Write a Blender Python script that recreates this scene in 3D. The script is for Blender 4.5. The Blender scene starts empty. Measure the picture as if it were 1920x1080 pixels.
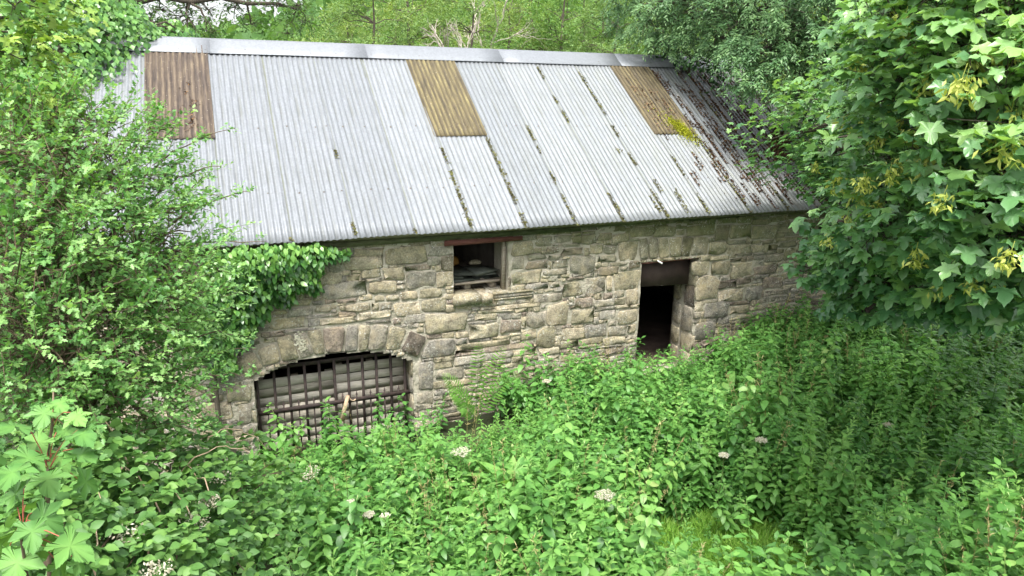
import bpy, math, random
import numpy as np
from mathutils import Matrix, Vector

random.seed(7)
RNG = np.random.default_rng(11)
scene = bpy.context.scene
COL = scene.collection

# ------------------------------------------------------------------ camera
F_PX = 1311.97
CAM = np.array([0.122, -8.824, 4.950])
YAW, PITCH, ROLL = 0.3915, 0.28044, 0.01737

def cam_axes():
    cy, sy, cp, sp = math.cos(YAW), math.sin(YAW), math.cos(PITCH), math.sin(PITCH)
    fwd = np.array([sy * cp, cy * cp, -sp])
    right = np.array([cy, -sy, 0.0])
    up = np.cross(right, fwd)
    cr, sr = math.cos(ROLL), math.sin(ROLL)
    return cr * right + sr * up, -sr * right + cr * up, fwd

AX_R, AX_U, AX_F = cam_axes()
cam_data = bpy.data.cameras.new('camera')
cam_data.sensor_width = 36.0
cam_data.lens = F_PX / 1920.0 * 36.0
cam_data.clip_start = 0.05
cam_data.clip_end = 2000.0
cam = bpy.data.objects.new('camera', cam_data)
COL.objects.link(cam)
m = Matrix.Identity(4)
for i in range(3):
    m[i][0], m[i][1], m[i][2], m[i][3] = AX_R[i], AX_U[i], -AX_F[i], CAM[i]
cam.matrix_world = m
scene.camera = cam

# ------------------------------------------------------------------ sky, sun, exposure
SUN_EL, SUN_AZ = math.radians(66), math.radians(205)      # azimuth clockwise from +Y
world = bpy.data.worlds.new('World')
scene.world = world
world.use_nodes = True
wn = world.node_tree
wn.nodes.clear()
w_out = wn.nodes.new('ShaderNodeOutputWorld')
w_bg = wn.nodes.new('ShaderNodeBackground')
w_hs = wn.nodes.new('ShaderNodeHueSaturation')
w_sky = wn.nodes.new('ShaderNodeTexSky')
w_sky.sky_type = 'NISHITA'
w_sky.sun_disc = False
w_sky.sun_elevation = SUN_EL
w_sky.sun_rotation = SUN_AZ
w_sky.dust_density = 4.0
w_hs.inputs['Saturation'].default_value = 0.22          # a white overcast
w_bg.inputs['Strength'].default_value = 0.15
wn.links.new(w_sky.outputs[0], w_hs.inputs['Color'])
wn.links.new(w_hs.outputs[0], w_bg.inputs['Color'])
wn.links.new(w_bg.outputs[0], w_out.inputs['Surface'])

sun_data = bpy.data.lights.new('sun', 'SUN')
sun_data.energy = 1.5
sun_data.angle = math.radians(14)
sun_data.color = (1.0, 0.96, 0.88)
sun = bpy.data.objects.new('sun', sun_data)
COL.objects.link(sun)
sd = Vector((math.sin(SUN_AZ) * math.cos(SUN_EL), math.cos(SUN_AZ) * math.cos(SUN_EL), math.sin(SUN_EL)))
sun.rotation_euler = sd.to_track_quat('Z', 'Y').to_euler()
sun.location = (0, -10, 20)

scene.view_settings.view_transform = 'Standard'
scene.view_settings.look = 'None'
scene.view_settings.gamma = 1.0
scene.view_settings.exposure = 1.7
scene.cycles.max_bounces = 7
scene.cycles.diffuse_bounces = 4
scene.cycles.glossy_bounces = 2
scene.cycles.transmission_bounces = 4
scene.cycles.use_denoising = True
scene.cycles.sample_clamp_indirect = 6.0

# ------------------------------------------------------------------ geometry helpers
def ray(u, v):
    return AX_R * (u - 960) / F_PX + AX_U * (540 - v) / F_PX + AX_F

def at(u, v, dist):
    d = ray(u, v)
    return CAM + d / np.linalg.norm(d) * dist

def on_y(u, v, y=0.0):
    d = ray(u, v)
    return CAM + d * ((y - CAM[1]) / d[1])

def norm(a):
    a = np.asarray(a, float)
    return a / np.maximum(np.linalg.norm(a, axis=-1, keepdims=True), 1e-9)

def sstep(a, b, x):
    t = np.clip((x - a) / (b - a), 0, 1)
    return t * t * (3 - 2 * t)

def ground_z(x, y):
    x = np.asarray(x, float); y = np.asarray(y, float)
    front = 0.05 + 0.075 * np.clip(x, -3, 10)
    bank = np.maximum(0, -5.0 - y) * 0.76
    bank = np.where(y < -9.2, 4.2 * 0.76 + (-9.2 - y) * 0.03, bank)
    left = sstep(-1.4, -4.5, x) * 0.9 * sstep(2, -1, y)
    back = sstep(4.0, 9.0, y) * 1.5 + np.clip(y - 9, 0, 50) * 0.02
    bump = 0.05 * np.sin(x * 1.7 + y) * np.cos(y * 1.3 - x * .6)
    far = sstep(110, 300, y) * (12 + 26 * sstep(0, 70, x))
    return front + bank + left + back + bump + far

def set_tag(o, label=None, category=None, group=None, kind=None):
    if label: o['label'] = label
    if category: o['category'] = category
    if group: o['group'] = group
    if kind: o['kind'] = kind
    return o

def link(name, data, parent=None, mat=None):
    o = bpy.data.objects.new(name, data)
    COL.objects.link(o)
    if parent is not None:
        o.parent = parent
    if mat is not None and data is not None and not data.materials:
        data.materials.append(mat)
    return o

def thing(name, label, category, loc=(0, 0, 0), group=None):
    o = bpy.data.objects.new(name, None)
    COL.objects.link(o)
    o.location = loc
    o.empty_display_size = 0.2
    return set_tag(o, label, category, group)

def np_mesh(name, V, Fc, smooth=True, var=None):
    """V (n,3); Fc (m,3) triangles or (m,4) quads; var: per-vertex float"""
    V = np.ascontiguousarray(V, np.float32); Fc = np.ascontiguousarray(Fc, np.int32)
    me = bpy.data.meshes.new(name)
    k = Fc.shape[1]
    me.vertices.add(len(V)); me.vertices.foreach_set('co', V.ravel())
    me.loops.add(Fc.size); me.loops.foreach_set('vertex_index', Fc.ravel())
    me.polygons.add(len(Fc))
    me.polygons.foreach_set('loop_start', np.arange(0, Fc.size, k, dtype=np.int32))
    if smooth:
        me.polygons.foreach_set('use_smooth', np.ones(len(Fc), bool))
    if var is not None:
        a = me.attributes.new('var', 'FLOAT', 'POINT')
        a.data.foreach_set('value', np.ascontiguousarray(var, np.float32))
    me.update(calc_edges=True)
    me.validate()
    return me

class Soup:
    """collects triangle soups, tubes and boxes into one mesh"""
    def __init__(self):
        self.V, self.F, self.A, self.n = [], [], [], 0
    def add(self, V, Fc, var=0.5):
        V = np.asarray(V, float); Fc = np.asarray(Fc, int)
        self.V.append(V); self.F.append(Fc + self.n)
        self.A.append(np.full(len(V), var) if np.isscalar(var) else np.asarray(var))
        self.n += len(V)
    def leaves(self, tv, tf, P, M, S, var):
        """template (n,3),(m,3); P (N,3); M (N,3,3) columns x,y,z; S (N,); var (N,)"""
        if len(P) == 0: return
        W = np.einsum('nij,kj->nki', M, tv) * np.asarray(S)[:, None, None] + P[:, None, :]
        N, k = len(P), len(tv)
        Fc = (tf[None] + (np.arange(N) * k)[:, None, None]).reshape(-1, 3)
        self.add(W.reshape(-1, 3), Fc, np.repeat(var, k))
    def tube(self, pts, rad, sides=6, var=0.5):
        pts = np.asarray(pts, float); n = len(pts)
        rad = np.full(n, rad) if np.isscalar(rad) else np.asarray(rad, float)
        T = norm(np.gradient(pts, axis=0))
        ref = np.array([0.13, 0.31, 0.94]) if abs(T[0][2]) < .9 else np.array([1., 0.1, 0])
        A = norm(np.cross(T, ref)); B = np.cross(T, A)
        ang = np.arange(sides) * 2 * math.pi / sides
        ring = pts[:, None] + rad[:, None, None] * (np.cos(ang)[None, :, None] * A[:, None] + np.sin(ang)[None, :, None] * B[:, None])
        V = ring.reshape(-1, 3)
        i = np.arange(n - 1)[:, None] * sides; j = np.arange(sides)[None]; j2 = (j + 1) % sides
        q = np.stack([i + j, i + j2, i + sides + j2, i + sides + j], -1).reshape(-1, 4)
        tri = np.concatenate([q[:, [0, 1, 2]], q[:, [0, 2, 3]]])
        self.add(V, tri, var)
    def box(self, c, size, R=None, var=0.5, jitter=0.0):
        s = np.array([[x, y, z] for x in (-.5, .5) for y in (-.5, .5) for z in (-.5, .5)]) * np.asarray(size, float)
        if jitter: s = s + RNG.normal(0, jitter, s.shape)
        if R is not None: s = s @ np.asarray(R).T
        f = [(0, 1, 3), (0, 3, 2), (4, 6, 7), (4, 7, 5), (0, 4, 5), (0, 5, 1), (2, 3, 7), (2, 7, 6), (0, 2, 6), (0, 6, 4), (1, 5, 7), (1, 7, 3)]
        self.add(s + np.asarray(c, float), f, var)
    def mesh(self, name, smooth=True):
        return np_mesh(name, np.concatenate(self.V), np.concatenate(self.F), smooth, np.concatenate(self.A))
    def obj(self, name, mat, parent=None, smooth=True):
        return link(name, self.mesh(name, smooth), parent, mat)

def frames(d, up):
    x = norm(d); up = np.asarray(up, float)
    z = up - (up * x).sum(-1, keepdims=True) * x
    z = norm(z + 1e-6); y = np.cross(z, x)
    return np.stack([x, y, z], -1)

def curve(a, b, sag=0.0, n=6, wob=0.0):
    a, b = np.asarray(a, float), np.asarray(b, float)
    t = np.linspace(0, 1, n)[:, None]
    p = a + (b - a) * t
    p[:, 2] += sag * 4 * (t * (1 - t))[:, 0]
    if wob:
        w = RNG.normal(0, wob, (n, 3)); w[0] = 0; w[-1] = 0
        p += w
    return p

# ------------------------------------------------------------------ materials
def new_mat(name):
    mt = bpy.data.materials.new(name); mt.use_nodes = True
    nt = mt.node_tree; nt.nodes.clear()
    out = nt.nodes.new('ShaderNodeOutputMaterial')
    return mt, nt, out

def N(nt, kind, **kw):
    n = nt.nodes.new(kind)
    for k, v in kw.items():
        setattr(n, k, v)
    return n

def ramp(nt, stops, fac=None, interp='LINEAR'):
    r = nt.nodes.new('ShaderNodeValToRGB'); cr = r.color_ramp; cr.interpolation = interp
    while len(cr.elements) < len(stops): cr.elements.new(0.5)
    for e, (p, c) in zip(cr.elements, stops):
        e.position = p; e.color = (c[0], c[1], c[2], 1) if len(c) == 3 else c
    if fac is not None: nt.links.new(fac, r.inputs[0])
    return r

def mixc(nt, fac, a, b, mode='MIX'):
    mx = nt.nodes.new('ShaderNodeMix'); mx.data_type = 'RGBA'; mx.blend_type = mode
    for s, v in ((0, fac), (6, a), (7, b)):
        if hasattr(v, 'links'): nt.links.new(v, mx.inputs[s])
        elif s == 0: mx.inputs[0].default_value = v
        else: mx.inputs[s].default_value = (*v, 1)
    return mx.outputs[2]

def noise(nt, scale, detail=3, vec=None, rough=0.55, stretch=None):
    n = N(nt, 'ShaderNodeTexNoise'); n.inputs['Scale'].default_value = scale
    n.inputs['Detail'].default_value = detail; n.inputs['Roughness'].default_value = rough
    if vec is not None:
        if stretch is not None:
            mp = N(nt, 'ShaderNodeMapping'); mp.inputs['Scale'].default_value = stretch
            nt.links.new(vec, mp.inputs['Vector']); vec = mp.outputs[0]
        nt.links.new(vec, n.inputs['Vector'])
    return n.outputs['Fac']

def leaf_mat(name, dark, mid, light, trans=0.28, rough=0.5, spec=0.35, tip=None, inst=False):
    mt, nt, out = new_mat(name)
    at_ = N(nt, 'ShaderNodeAttribute', attribute_name='var')
    geo = N(nt, 'ShaderNodeNewGeometry')
    ns = noise(nt, 1.3, 2, geo.outputs['Position'])
    add = N(nt, 'ShaderNodeMath', operation='MULTIPLY_ADD'); add.inputs[1].default_value = 0.55; add.inputs[2].default_value = -0.27
    nt.links.new(ns, add.inputs[0])
    sm = N(nt, 'ShaderNodeMath', operation='ADD'); nt.links.new(at_.outputs['Fac'], sm.inputs[0]); nt.links.new(add.outputs[0], sm.inputs[1])
    fac = sm.outputs[0]
    if inst:
        oi = N(nt, 'ShaderNodeObjectInfo')
        a2 = N(nt, 'ShaderNodeMath', operation='MULTIPLY_ADD'); a2.inputs[1].default_value = 0.5
        nt.links.new(oi.outputs['Random'], a2.inputs[0]); nt.links.new(fac, a2.inputs[2])
        a3 = N(nt, 'ShaderNodeMath', operation='SUBTRACT'); nt.links.new(a2.outputs[0], a3.inputs[0]); a3.inputs[1].default_value = 0.25
        fac = a3.outputs[0]
    stops = [(0.1, dark), (0.5, mid), (0.9, light)]
    if tip: stops.append((1.0, tip))
    r = ramp(nt, stops, fac)
    b = N(nt, 'ShaderNodeBsdfPrincipled'); b.inputs['Roughness'].default_value = rough
    b.inputs['Specular IOR Level'].default_value = spec
    nt.links.new(r.outputs[0], b.inputs['Base Color'])
    tr = N(nt, 'ShaderNodeBsdfTranslucent')
    tint = mixc(nt, 1.0, r.outputs[0], (1.25, 1.25, 0.55), 'MULTIPLY')
    nt.links.new(tint, tr.inputs['Color'])
    mx = N(nt, 'ShaderNodeMixShader'); mx.inputs[0].default_value = trans
    nt.links.new(b.outputs[0], mx.inputs[1]); nt.links.new(tr.outputs[0], mx.inputs[2])
    nt.links.new(mx.outputs[0], out.inputs['Surface'])
    return mt

def plain_mat(name, stops, scale=8.0, rough=0.75, bump=0.2, stretch=None, metal=0.0, bscale=None, obj_random=0.0, spec=0.3):
    mt, nt, out = new_mat(name)
    tc = N(nt, 'ShaderNodeTexCoord')
    f = noise(nt, scale, 5, tc.outputs['Object'], 0.6, stretch)
    if obj_random:
        oi = N(nt, 'ShaderNodeObjectInfo')
        a = N(nt, 'ShaderNodeMath', operation='MULTIPLY_ADD'); a.inputs[1].default_value = obj_random
        nt.links.new(oi.outputs['Random'], a.inputs[0]); nt.links.new(f, a.inputs[2])
        s = N(nt, 'ShaderNodeMath', operation='SUBTRACT'); s.inputs[1].default_value = obj_random / 2
        nt.links.new(a.outputs[0], s.inputs[0]); f = s.outputs[0]
    r = ramp(nt, stops, f)
    b = N(nt, 'ShaderNodeBsdfPrincipled'); b.inputs['Roughness'].default_value = rough
    b.inputs['Metallic'].default_value = metal; b.inputs['Specular IOR Level'].default_value = spec
    nt.links.new(r.outputs[0], b.inputs['Base Color'])
    if bump:
        bn = noise(nt, bscale or scale * 4, 4, tc.outputs['Object'], 0.6, stretch)
        bp = N(nt, 'ShaderNodeBump'); bp.inputs['Strength'].default_value = bump; bp.inputs['Distance'].default_value = 0.02
        nt.links.new(bn, bp.inputs['Height']); nt.links.new(bp.outputs[0], b.inputs['Normal'])
    nt.links.new(b.outputs[0], out.inputs['Surface'])
    return mt

def stone_mat(name, random_on=True):
    mt, nt, out = new_mat(name)
    geo = N(nt, 'ShaderNodeNewGeometry'); pos = geo.outputs['Position']
    oi = N(nt, 'ShaderNodeObjectInfo')
    at_ = N(nt, 'ShaderNodeAttribute', attribute_name='var')
    src = oi.outputs['Random'] if random_on else at_.outputs['Fac']
    base = ramp(nt, [(0.0, (0.359, 0.320, 0.242)), (0.14, (0.280, 0.260, 0.219)), (0.28, (0.330, 0.300, 0.229)), (0.42, (0.239, 0.227, 0.203)),
                     (0.54, (0.378, 0.345, 0.266)), (0.66, (0.280, 0.258, 0.191)), (0.76, (0.315, 0.298, 0.262)), (0.87, (0.237, 0.203, 0.172)), (0.95, (0.141, 0.122, 0.104))], src, 'CONSTANT')
    n1 = noise(nt, 9, 5, pos, 0.62)
    c = mixc(nt, 1.0, base.outputs[0], ramp(nt, [(0.28, (.45, .43, .41)), (0.5, (1, 1, 1)), (0.72, (1.4, 1.33, 1.18))], n1).outputs[0], 'MULTIPLY')
    n2 = noise(nt, 45, 4, pos, 0.7)
    c = mixc(nt, 1.0, c, ramp(nt, [(0.35, (.6, .58, .56)), (0.62, (1.22, 1.2, 1.16))], n2).outputs[0], 'MULTIPLY')
    # ochre weathering
    n3 = noise(nt, 4.2, 3, pos)
    c = mixc(nt, ramp(nt, [(0.52, (0, 0, 0)), (0.75, (.55, .55, .55))], n3).outputs[0], c, (.36, .29, .17))
    # algae in the band under the eaves: grows with height, thicker to the right
    sp = N(nt, 'ShaderNodeSeparateXYZ'); nt.links.new(pos, sp.inputs[0])
    mr = N(nt, 'ShaderNodeMapRange'); mr.inputs['From Min'].default_value = 2.1; mr.inputs['From Max'].default_value = 3.0
    nt.links.new(sp.outputs['Z'], mr.inputs['Value'])
    mr2 = N(nt, 'ShaderNodeMapRange'); mr2.inputs['From Min'].default_value = 1.5; mr2.inputs['From Max'].default_value = 7.0
    mr2.inputs['To Min'].default_value = 0.25
    nt.links.new(sp.outputs['X'], mr2.inputs['Value'])
    mm = N(nt, 'ShaderNodeMath', operation='MULTIPLY'); nt.links.new(mr.outputs[0], mm.inputs[0]); nt.links.new(mr2.outputs[0], mm.inputs[1])
    n4 = noise(nt, 3.0, 4, pos)
    mm2 = N(nt, 'ShaderNodeMath', operation='MULTIPLY'); nt.links.new(mm.outputs[0], mm2.inputs[0])
    nt.links.new(ramp(nt, [(0.3, (.25, .25, .25)), (0.65, (.95, .95, .95))], n4).outputs[0], mm2.inputs[1])
    c = mixc(nt, mm2.outputs[0], c, (.135, .150, .055))
    # pale lichen spots
    vor = N(nt, 'ShaderNodeTexVoronoi'); vor.inputs['Scale'].default_value = 26; nt.links.new(pos, vor.inputs['Vector'])
    spots = ramp(nt, [(0.16, (1, 1, 1)), (0.26, (0, 0, 0))], vor.outputs['Distance']).outputs[0]
    n5 = noise(nt, 2.6, 5, pos, 0.7)
    patch = ramp(nt, [(0.46, (0, 0, 0)), (0.58, (1, 1, 1))], n5).outputs[0]
    n6 = noise(nt, 38, 3, pos, 0.7)
    crust = ramp(nt, [(0.58, (0, 0, 0)), (0.66, (.8, .8, .8))], n6).outputs[0]
    sc = mixc(nt, 1.0, mixc(nt, 1.0, spots, crust, 'LIGHTEN'), patch, 'MULTIPLY')
    c = mixc(nt, sc, c, (.52, .52, .47))
    b = N(nt, 'ShaderNodeBsdfPrincipled'); b.inputs['Roughness'].default_value = 0.9; b.inputs['Specular IOR Level'].default_value = 0.15
    nt.links.new(c, b.inputs['Base Color'])
    bn = noise(nt, 24, 6, pos, 0.7)
    bp = N(nt, 'ShaderNodeBump'); bp.inputs['Strength'].default_value = 0.9; bp.inputs['Distance'].default_value = 0.018
    nt.links.new(bn, bp.inputs['Height']); nt.links.new(bp.outputs[0], b.inputs['Normal'])
    nt.links.new(b.outputs[0], out.inputs['Surface'])
    return mt

def metal_mat(edge_on=True):
    mt, nt, out = new_mat('galvanised_sheet' if edge_on else 'galvanised_capping')
    tc = N(nt, 'ShaderNodeTexCoord'); oi = N(nt, 'ShaderNodeObjectInfo'); geo = N(nt, 'ShaderNodeNewGeometry')
    pos = geo.outputs['Position']
    rnd = ramp(nt, [(0, (.186, .200, .217)), (1, (.222, .236, .253))], oi.outputs['Random']).outputs[0]
    v = N(nt, 'ShaderNodeTexVoronoi'); v.inputs['Scale'].default_value = 38; nt.links.new(tc.outputs['Object'], v.inputs['Vector'])
    sp = ramp(nt, [(0, (.86, .86, .87)), (1, (1.08, 1.08, 1.08))], v.outputs['Color']).outputs[0]
    c = mixc(nt, 1.0, rnd, sp, 'MULTIPLY')
    st = noise(nt, 6, 5, tc.outputs['Object'], 0.65, (7.0, 0.35, 1))      # streaks that run down the slope
    c = mixc(nt, 1.0, c, ramp(nt, [(0.3, (.74, .75, .74) if edge_on else (.95, .95, .95)), (0.55, (1, 1, 1))], st).outputs[0], 'MULTIPLY')
    # algae and grime along the side laps
    sx = N(nt, 'ShaderNodeSeparateXYZ'); nt.links.new(tc.outputs['Object'], sx.inputs[0])
    edge = ramp(nt, [(0.047, (1, 1, 1)), (0.068, (0, 0, 0))], sx.outputs['X']).outputs[0]
    n2 = noise(nt, 5, 5, pos, 0.7)
    em = mixc(nt, 1.0, edge, ramp(nt, [(0.3, (.15, .15, .15)), (0.55, (.9, .9, .9))], n2).outputs[0], 'MULTIPLY')
    if edge_on: c = mixc(nt, em, c, (.13, .14, .085))
    vx = N(nt, 'ShaderNodeMath', operation='MULTIPLY'); vx.inputs[1].default_value = 2 * math.pi / 0.0762
    nt.links.new(sx.outputs['X'], vx.inputs[0])
    vc = N(nt, 'ShaderNodeMath', operation='COSINE'); nt.links.new(vx.outputs[0], vc.inputs[0])
    n7 = noise(nt, 2.5, 5, tc.outputs['Object'], 0.7, (8, .5, 1))
    vd = mixc(nt, 1.0, ramp(nt, [(0.0, (1, 1, 1)), (0.35, (0, 0, 0))], vc.outputs[0]).outputs[0], ramp(nt, [(0.45, (0, 0, 0)), (0.7, (.6, .6, .6))], n7).outputs[0], 'MULTIPLY')
    if edge_on: c = mixc(nt, vd, c, (.12, .125, .105))
    # green film that thickens to the right and towards the eaves
    wx = N(nt, 'ShaderNodeSeparateXYZ'); nt.links.new(pos, wx.inputs[0])
    mr = N(nt, 'ShaderNodeMapRange'); mr.inputs['From Min'].default_value = 2.5; mr.inputs['From Max'].default_value = 10.0
    nt.links.new(wx.outputs['X'], mr.inputs['Value'])
    n3 = noise(nt, 2.2, 5, tc.outputs['Object'], 0.7, (5, .7, 1))
    gm = mixc(nt, 1.0, mr.outputs[0], ramp(nt, [(0.42, (0, 0, 0)), (0.75, (.75, .75, .75))], n3).outputs[0], 'MULTIPLY')
    if edge_on: c = mixc(nt, gm, c, (.19, .195, .145))
    # brown dirt washed out of the litter at the right end
    mb_ = N(nt, 'ShaderNodeMapRange'); mb_.inputs['From Min'].default_value = 7.2; mb_.inputs['From Max'].default_value = 9.6
    nt.links.new(wx.outputs['X'], mb_.inputs['Value'])
    n8 = noise(nt, 1.6, 6, tc.outputs['Object'], 0.72, (3.5, .9, 1))
    bm_ = mixc(nt, 1.0, mb_.outputs[0], ramp(nt, [(0.44, (0, 0, 0)), (0.62, (.8, .8, .8))], n8).outputs[0], 'MULTIPLY')
    c = mixc(nt, bm_, c, (.095, .072, .055))
    # rust freckles round the fixings and along the sheet ends
    n9 = noise(nt, 13, 4, pos, 0.75)
    c = mixc(nt, ramp(nt, [(0.70, (0, 0, 0)), (0.76, (.55, .55, .55))], n9).outputs[0], c, (.16, .10, .065))
    b = N(nt, 'ShaderNodeBsdfPrincipled'); b.inputs['Metallic'].default_value = 0.30; b.inputs['Roughness'].default_value = 0.58
    nt.links.new(c, b.inputs['Base Color'])
    bn = noise(nt, 3, 3, pos)
    bp = N(nt, 'ShaderNodeBump'); bp.inputs['Strength'].default_value = 0.22 if edge_on else 0.05; bp.inputs['Distance'].default_value = 0.02
    nt.links.new(bn, bp.inputs['Height']); nt.links.new(bp.outputs[0], b.inputs['Normal'])
    nt.links.new(b.outputs[0], out.inputs['Surface'])
    return mt

def rooflight_mat():
    mt, nt, out = new_mat('weathered_fibreglass')
    tc = N(nt, 'ShaderNodeTexCoord'); oi = N(nt, 'ShaderNodeObjectInfo'); geo = N(nt, 'ShaderNodeNewGeometry')
    ob = tc.outputs['Object']
    st = noise(nt, 5, 5, geo.outputs['Position'], 0.7, (5, 0.45, 0.45))
    c = ramp(nt, [(0.30, (.034, .029, .023)), (0.43, (.074, .061, .044)), (0.53, (.112, .094, .062)), (0.63, (.150, .130, .080)), (0.76, (.23, .21, .155))], st).outputs[0]
    c = mixc(nt, 1.0, c, oi.outputs['Color'], 'MULTIPLY')
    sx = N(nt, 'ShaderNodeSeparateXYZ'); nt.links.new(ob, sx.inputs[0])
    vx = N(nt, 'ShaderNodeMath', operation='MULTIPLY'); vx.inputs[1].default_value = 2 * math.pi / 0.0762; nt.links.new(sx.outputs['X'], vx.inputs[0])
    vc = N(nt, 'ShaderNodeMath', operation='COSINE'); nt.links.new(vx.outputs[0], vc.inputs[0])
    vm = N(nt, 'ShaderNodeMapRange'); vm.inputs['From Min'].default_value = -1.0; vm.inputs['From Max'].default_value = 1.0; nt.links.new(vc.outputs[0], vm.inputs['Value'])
    c = mixc(nt, 1.0, c, ramp(nt, [(0.15, (.62, .58, .54)), (0.8, (1.2, 1.18, 1.1))], vm.outputs[0]).outputs[0], 'MULTIPLY')  # dirty valleys; crest and valley tones also paint in the corrugation's shading
    n2 = noise(nt, 16, 5, geo.outputs['Position'], 0.7)
    c = mixc(nt, ramp(nt, [(0.55, (0, 0, 0)), (0.68, (.8, .8, .8))], n2).outputs[0], c, (.07, .05, .035))
    n3 = noise(nt, 30, 3, geo.outputs['Position'], 0.7)
    c = mixc(nt, ramp(nt, [(0.66, (0, 0, 0)), (0.72, (.7, .7, .7))], n3).outputs[0], c, (.50, .46, .36))
    b = N(nt, 'ShaderNodeBsdfPrincipled'); b.inputs['Roughness'].default_value = 0.75
    nt.links.new(c, b.inputs['Base Color'])
    nt.links.new(b.outputs[0], out.inputs['Surface'])
    return mt

M_STONE = stone_mat('rubble_stone'); M_STONE_ALL = stone_mat('rubble_stone_small', False)
M_MORTAR = plain_mat('lime_mortar', [(0.25, (.24, .22, .17)), (0.48, (.38, .35, .28)), (0.75, (.48, .45, .37))], 7, 0.95, 1.0, bscale=34)
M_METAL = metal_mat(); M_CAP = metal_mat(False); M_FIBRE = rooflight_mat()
M_BOLT = plain_mat('rusty_bolt', [(0.3, (.10, .085, .075)), (0.7, (.20, .17, .15))], 30, 0.7, 0)
M_IRON = plain_mat('rusty_iron', [(0.3, (.022, .017, .016)), (0.55, (.045, .032, .029)), (0.75, (.085, .052, .042))], 14, 0.75, 0.3)
M_WOOD = plain_mat('weathered_wood', [(0.25, (.17, .14, .105)), (0.5, (.30, .26, .20)), (0.75, (.42, .38, .31))], 5, 0.9, 0.5, (1.2, 12, 12), obj_random=0.25)
M_PALLET = plain_mat('lightened_pallet_wood', [(0.25, (.30, .27, .22)), (0.5, (.47, .43, .36)), (0.75, (.60, .56, .49))], 5, 0.9, 0.4, (1.2, 12, 12), obj_random=0.25)  # wood tone lifted to offset the shade behind the gate
M_PALEWOOD = plain_mat('pale_split_wood', [(0.3, (.36, .25, .16)), (0.7, (.56, .44, .31))], 8, 0.85, 0.3)
M_MOSSWOOD = plain_mat('mossy_timber', [(0.25, (.055, .060, .035)), (0.5, (.115, .125, .065)), (0.75, (.19, .19, .12))], 6, 0.95, 0.6, (1, 5, 5))
M_REDWOOD = plain_mat('faded_red_paint', [(0.3, (.085, .032, .025)), (0.55, (.150, .058, .044)), (0.75, (.20, .105, .082))], 7, 0.75, 0.3, (1.5, 6, 6))
M_DOORPANEL = plain_mat('dark_painted_panel', [(0.3, (.055, .036, .034)), (0.7, (.10, .068, .062))], 4, 0.7, 0.2)
M_SLATE = plain_mat('roof_slate', [(0.3, (.030, .034, .030)), (0.6, (.065, .074, .060)), (0.8, (.11, .12, .09))], 7, 0.7, 0.3, obj_random=0.3)
M_SACK = plain_mat('orange_sack', [(0.3, (.22, .10, .02)), (0.7, (.36, .19, .05))], 9, 0.8, 0.4)
M_PIPE = plain_mat('white_plastic', [(0.3, (.55, .54, .50)), (0.7, (.74, .73, .69))], 9, 0.5, 0)
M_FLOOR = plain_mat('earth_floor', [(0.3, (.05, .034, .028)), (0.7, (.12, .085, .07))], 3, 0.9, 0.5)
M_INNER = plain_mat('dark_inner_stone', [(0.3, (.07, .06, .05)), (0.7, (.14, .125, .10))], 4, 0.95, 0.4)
M_EARTH = plain_mat('leafy_soil', [(0.3, (.018, .022, .010)), (0.6, (.035, .050, .016)), (0.8, (.055, .085, .022))], 2.2, 0.95, 0.6)
M_BARK = plain_mat('grey_bark', [(0.3, (.055, .045, .035)), (0.6, (.11, .092, .07)), (0.8, (.17, .15, .12))], 7, 0.95, 0.8, (5, 5, 1))
M_TWIG = plain_mat('brown_twig', [(0.3, (.085, .062, .040)), (0.7, (.17, .13, .085))], 12, 0.9, 0)
M_PALEBARK = plain_mat('pale_dead_wood', [(0.3, (.26, .22, .18)), (0.7, (.46, .42, .36))], 6, 0.9, 0.2)
M_REDTWIG = plain_mat('red_petiole', [(0.3, (.30, .07, .045)), (0.7, (.42, .15, .09))], 12, 0.6, 0)
M_STEM = plain_mat('green_stem', [(0.3, (.075, .12, .035)), (0.7, (.14, .20, .06))], 12, 0.7, 0)
M_LITTER = leaf_mat('leaf_litter', (.030, .020, .014), (.085, .048, .028), (.20, .12, .065), trans=0.05, rough=.85, spec=.1)
M_MOSSCLUMP = leaf_mat('yellow_moss', (.12, .13, .012), (.23, .25, .018), (.34, .36, .03), trans=0.1, rough=.9, spec=.05)
M_SEAMMOSS = leaf_mat('seam_moss', (.035, .035, .018), (.095, .085, .040), (.16, .17, .06), trans=0.05, rough=.9, spec=.05)

M_NETTLE = leaf_mat('nettle_leaf', (.050, .150, .036), (.118, .290, .064), (.225, .435, .105), 0.38, .40, .45, (.34, .45, .16), inst=True)
M_HAW = leaf_mat('hawthorn_leaf', (.070, .195, .055), (.155, .340, .098), (.285, .480, .165), 0.42, .42, .45)
M_SYC = leaf_mat('sycamore_leaf', (.062, .170, .066), (.145, .305, .108), (.265, .450, .135), 0.34, .36, .7)
M_SYCOBJ = leaf_mat('sycamore_leaf_single', (.080, .200, .080), (.155, .320, .118), (.260, .445, .135), 0.34, .36, .7, inst=True)
M_SAP = leaf_mat('sapling_leaf', (.085, .215, .050), (.135, .300, .068), (.190, .370, .090), 0.30, .45, .35, inst=True)
M_SEED = leaf_mat('sycamore_seed', (.25, .32, .06), (.40, .46, .10), (.54, .58, .16), 0.35, .5, .3, inst=True)
M_ASH = leaf_mat('ash_leaf', (.055, .135, .050), (.115, .235, .090), (.210, .350, .150), 0.28, .45, .4)
M_IVY = leaf_mat('ivy_leaf', (.032, .105, .024), (.085, .220, .045), (.200, .390, .085), 0.24, .32, .55)
M_MAPLE = leaf_mat('maple_leaf', (.075, .190, .035), (.160, .320, .060), (.310, .440, .090), 0.35, .45, .35)
M_OAK = leaf_mat('oak_leaf', (.045, .105, .032), (.085, .175, .050), (.140, .250, .075), 0.3, .5, .3)
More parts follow.
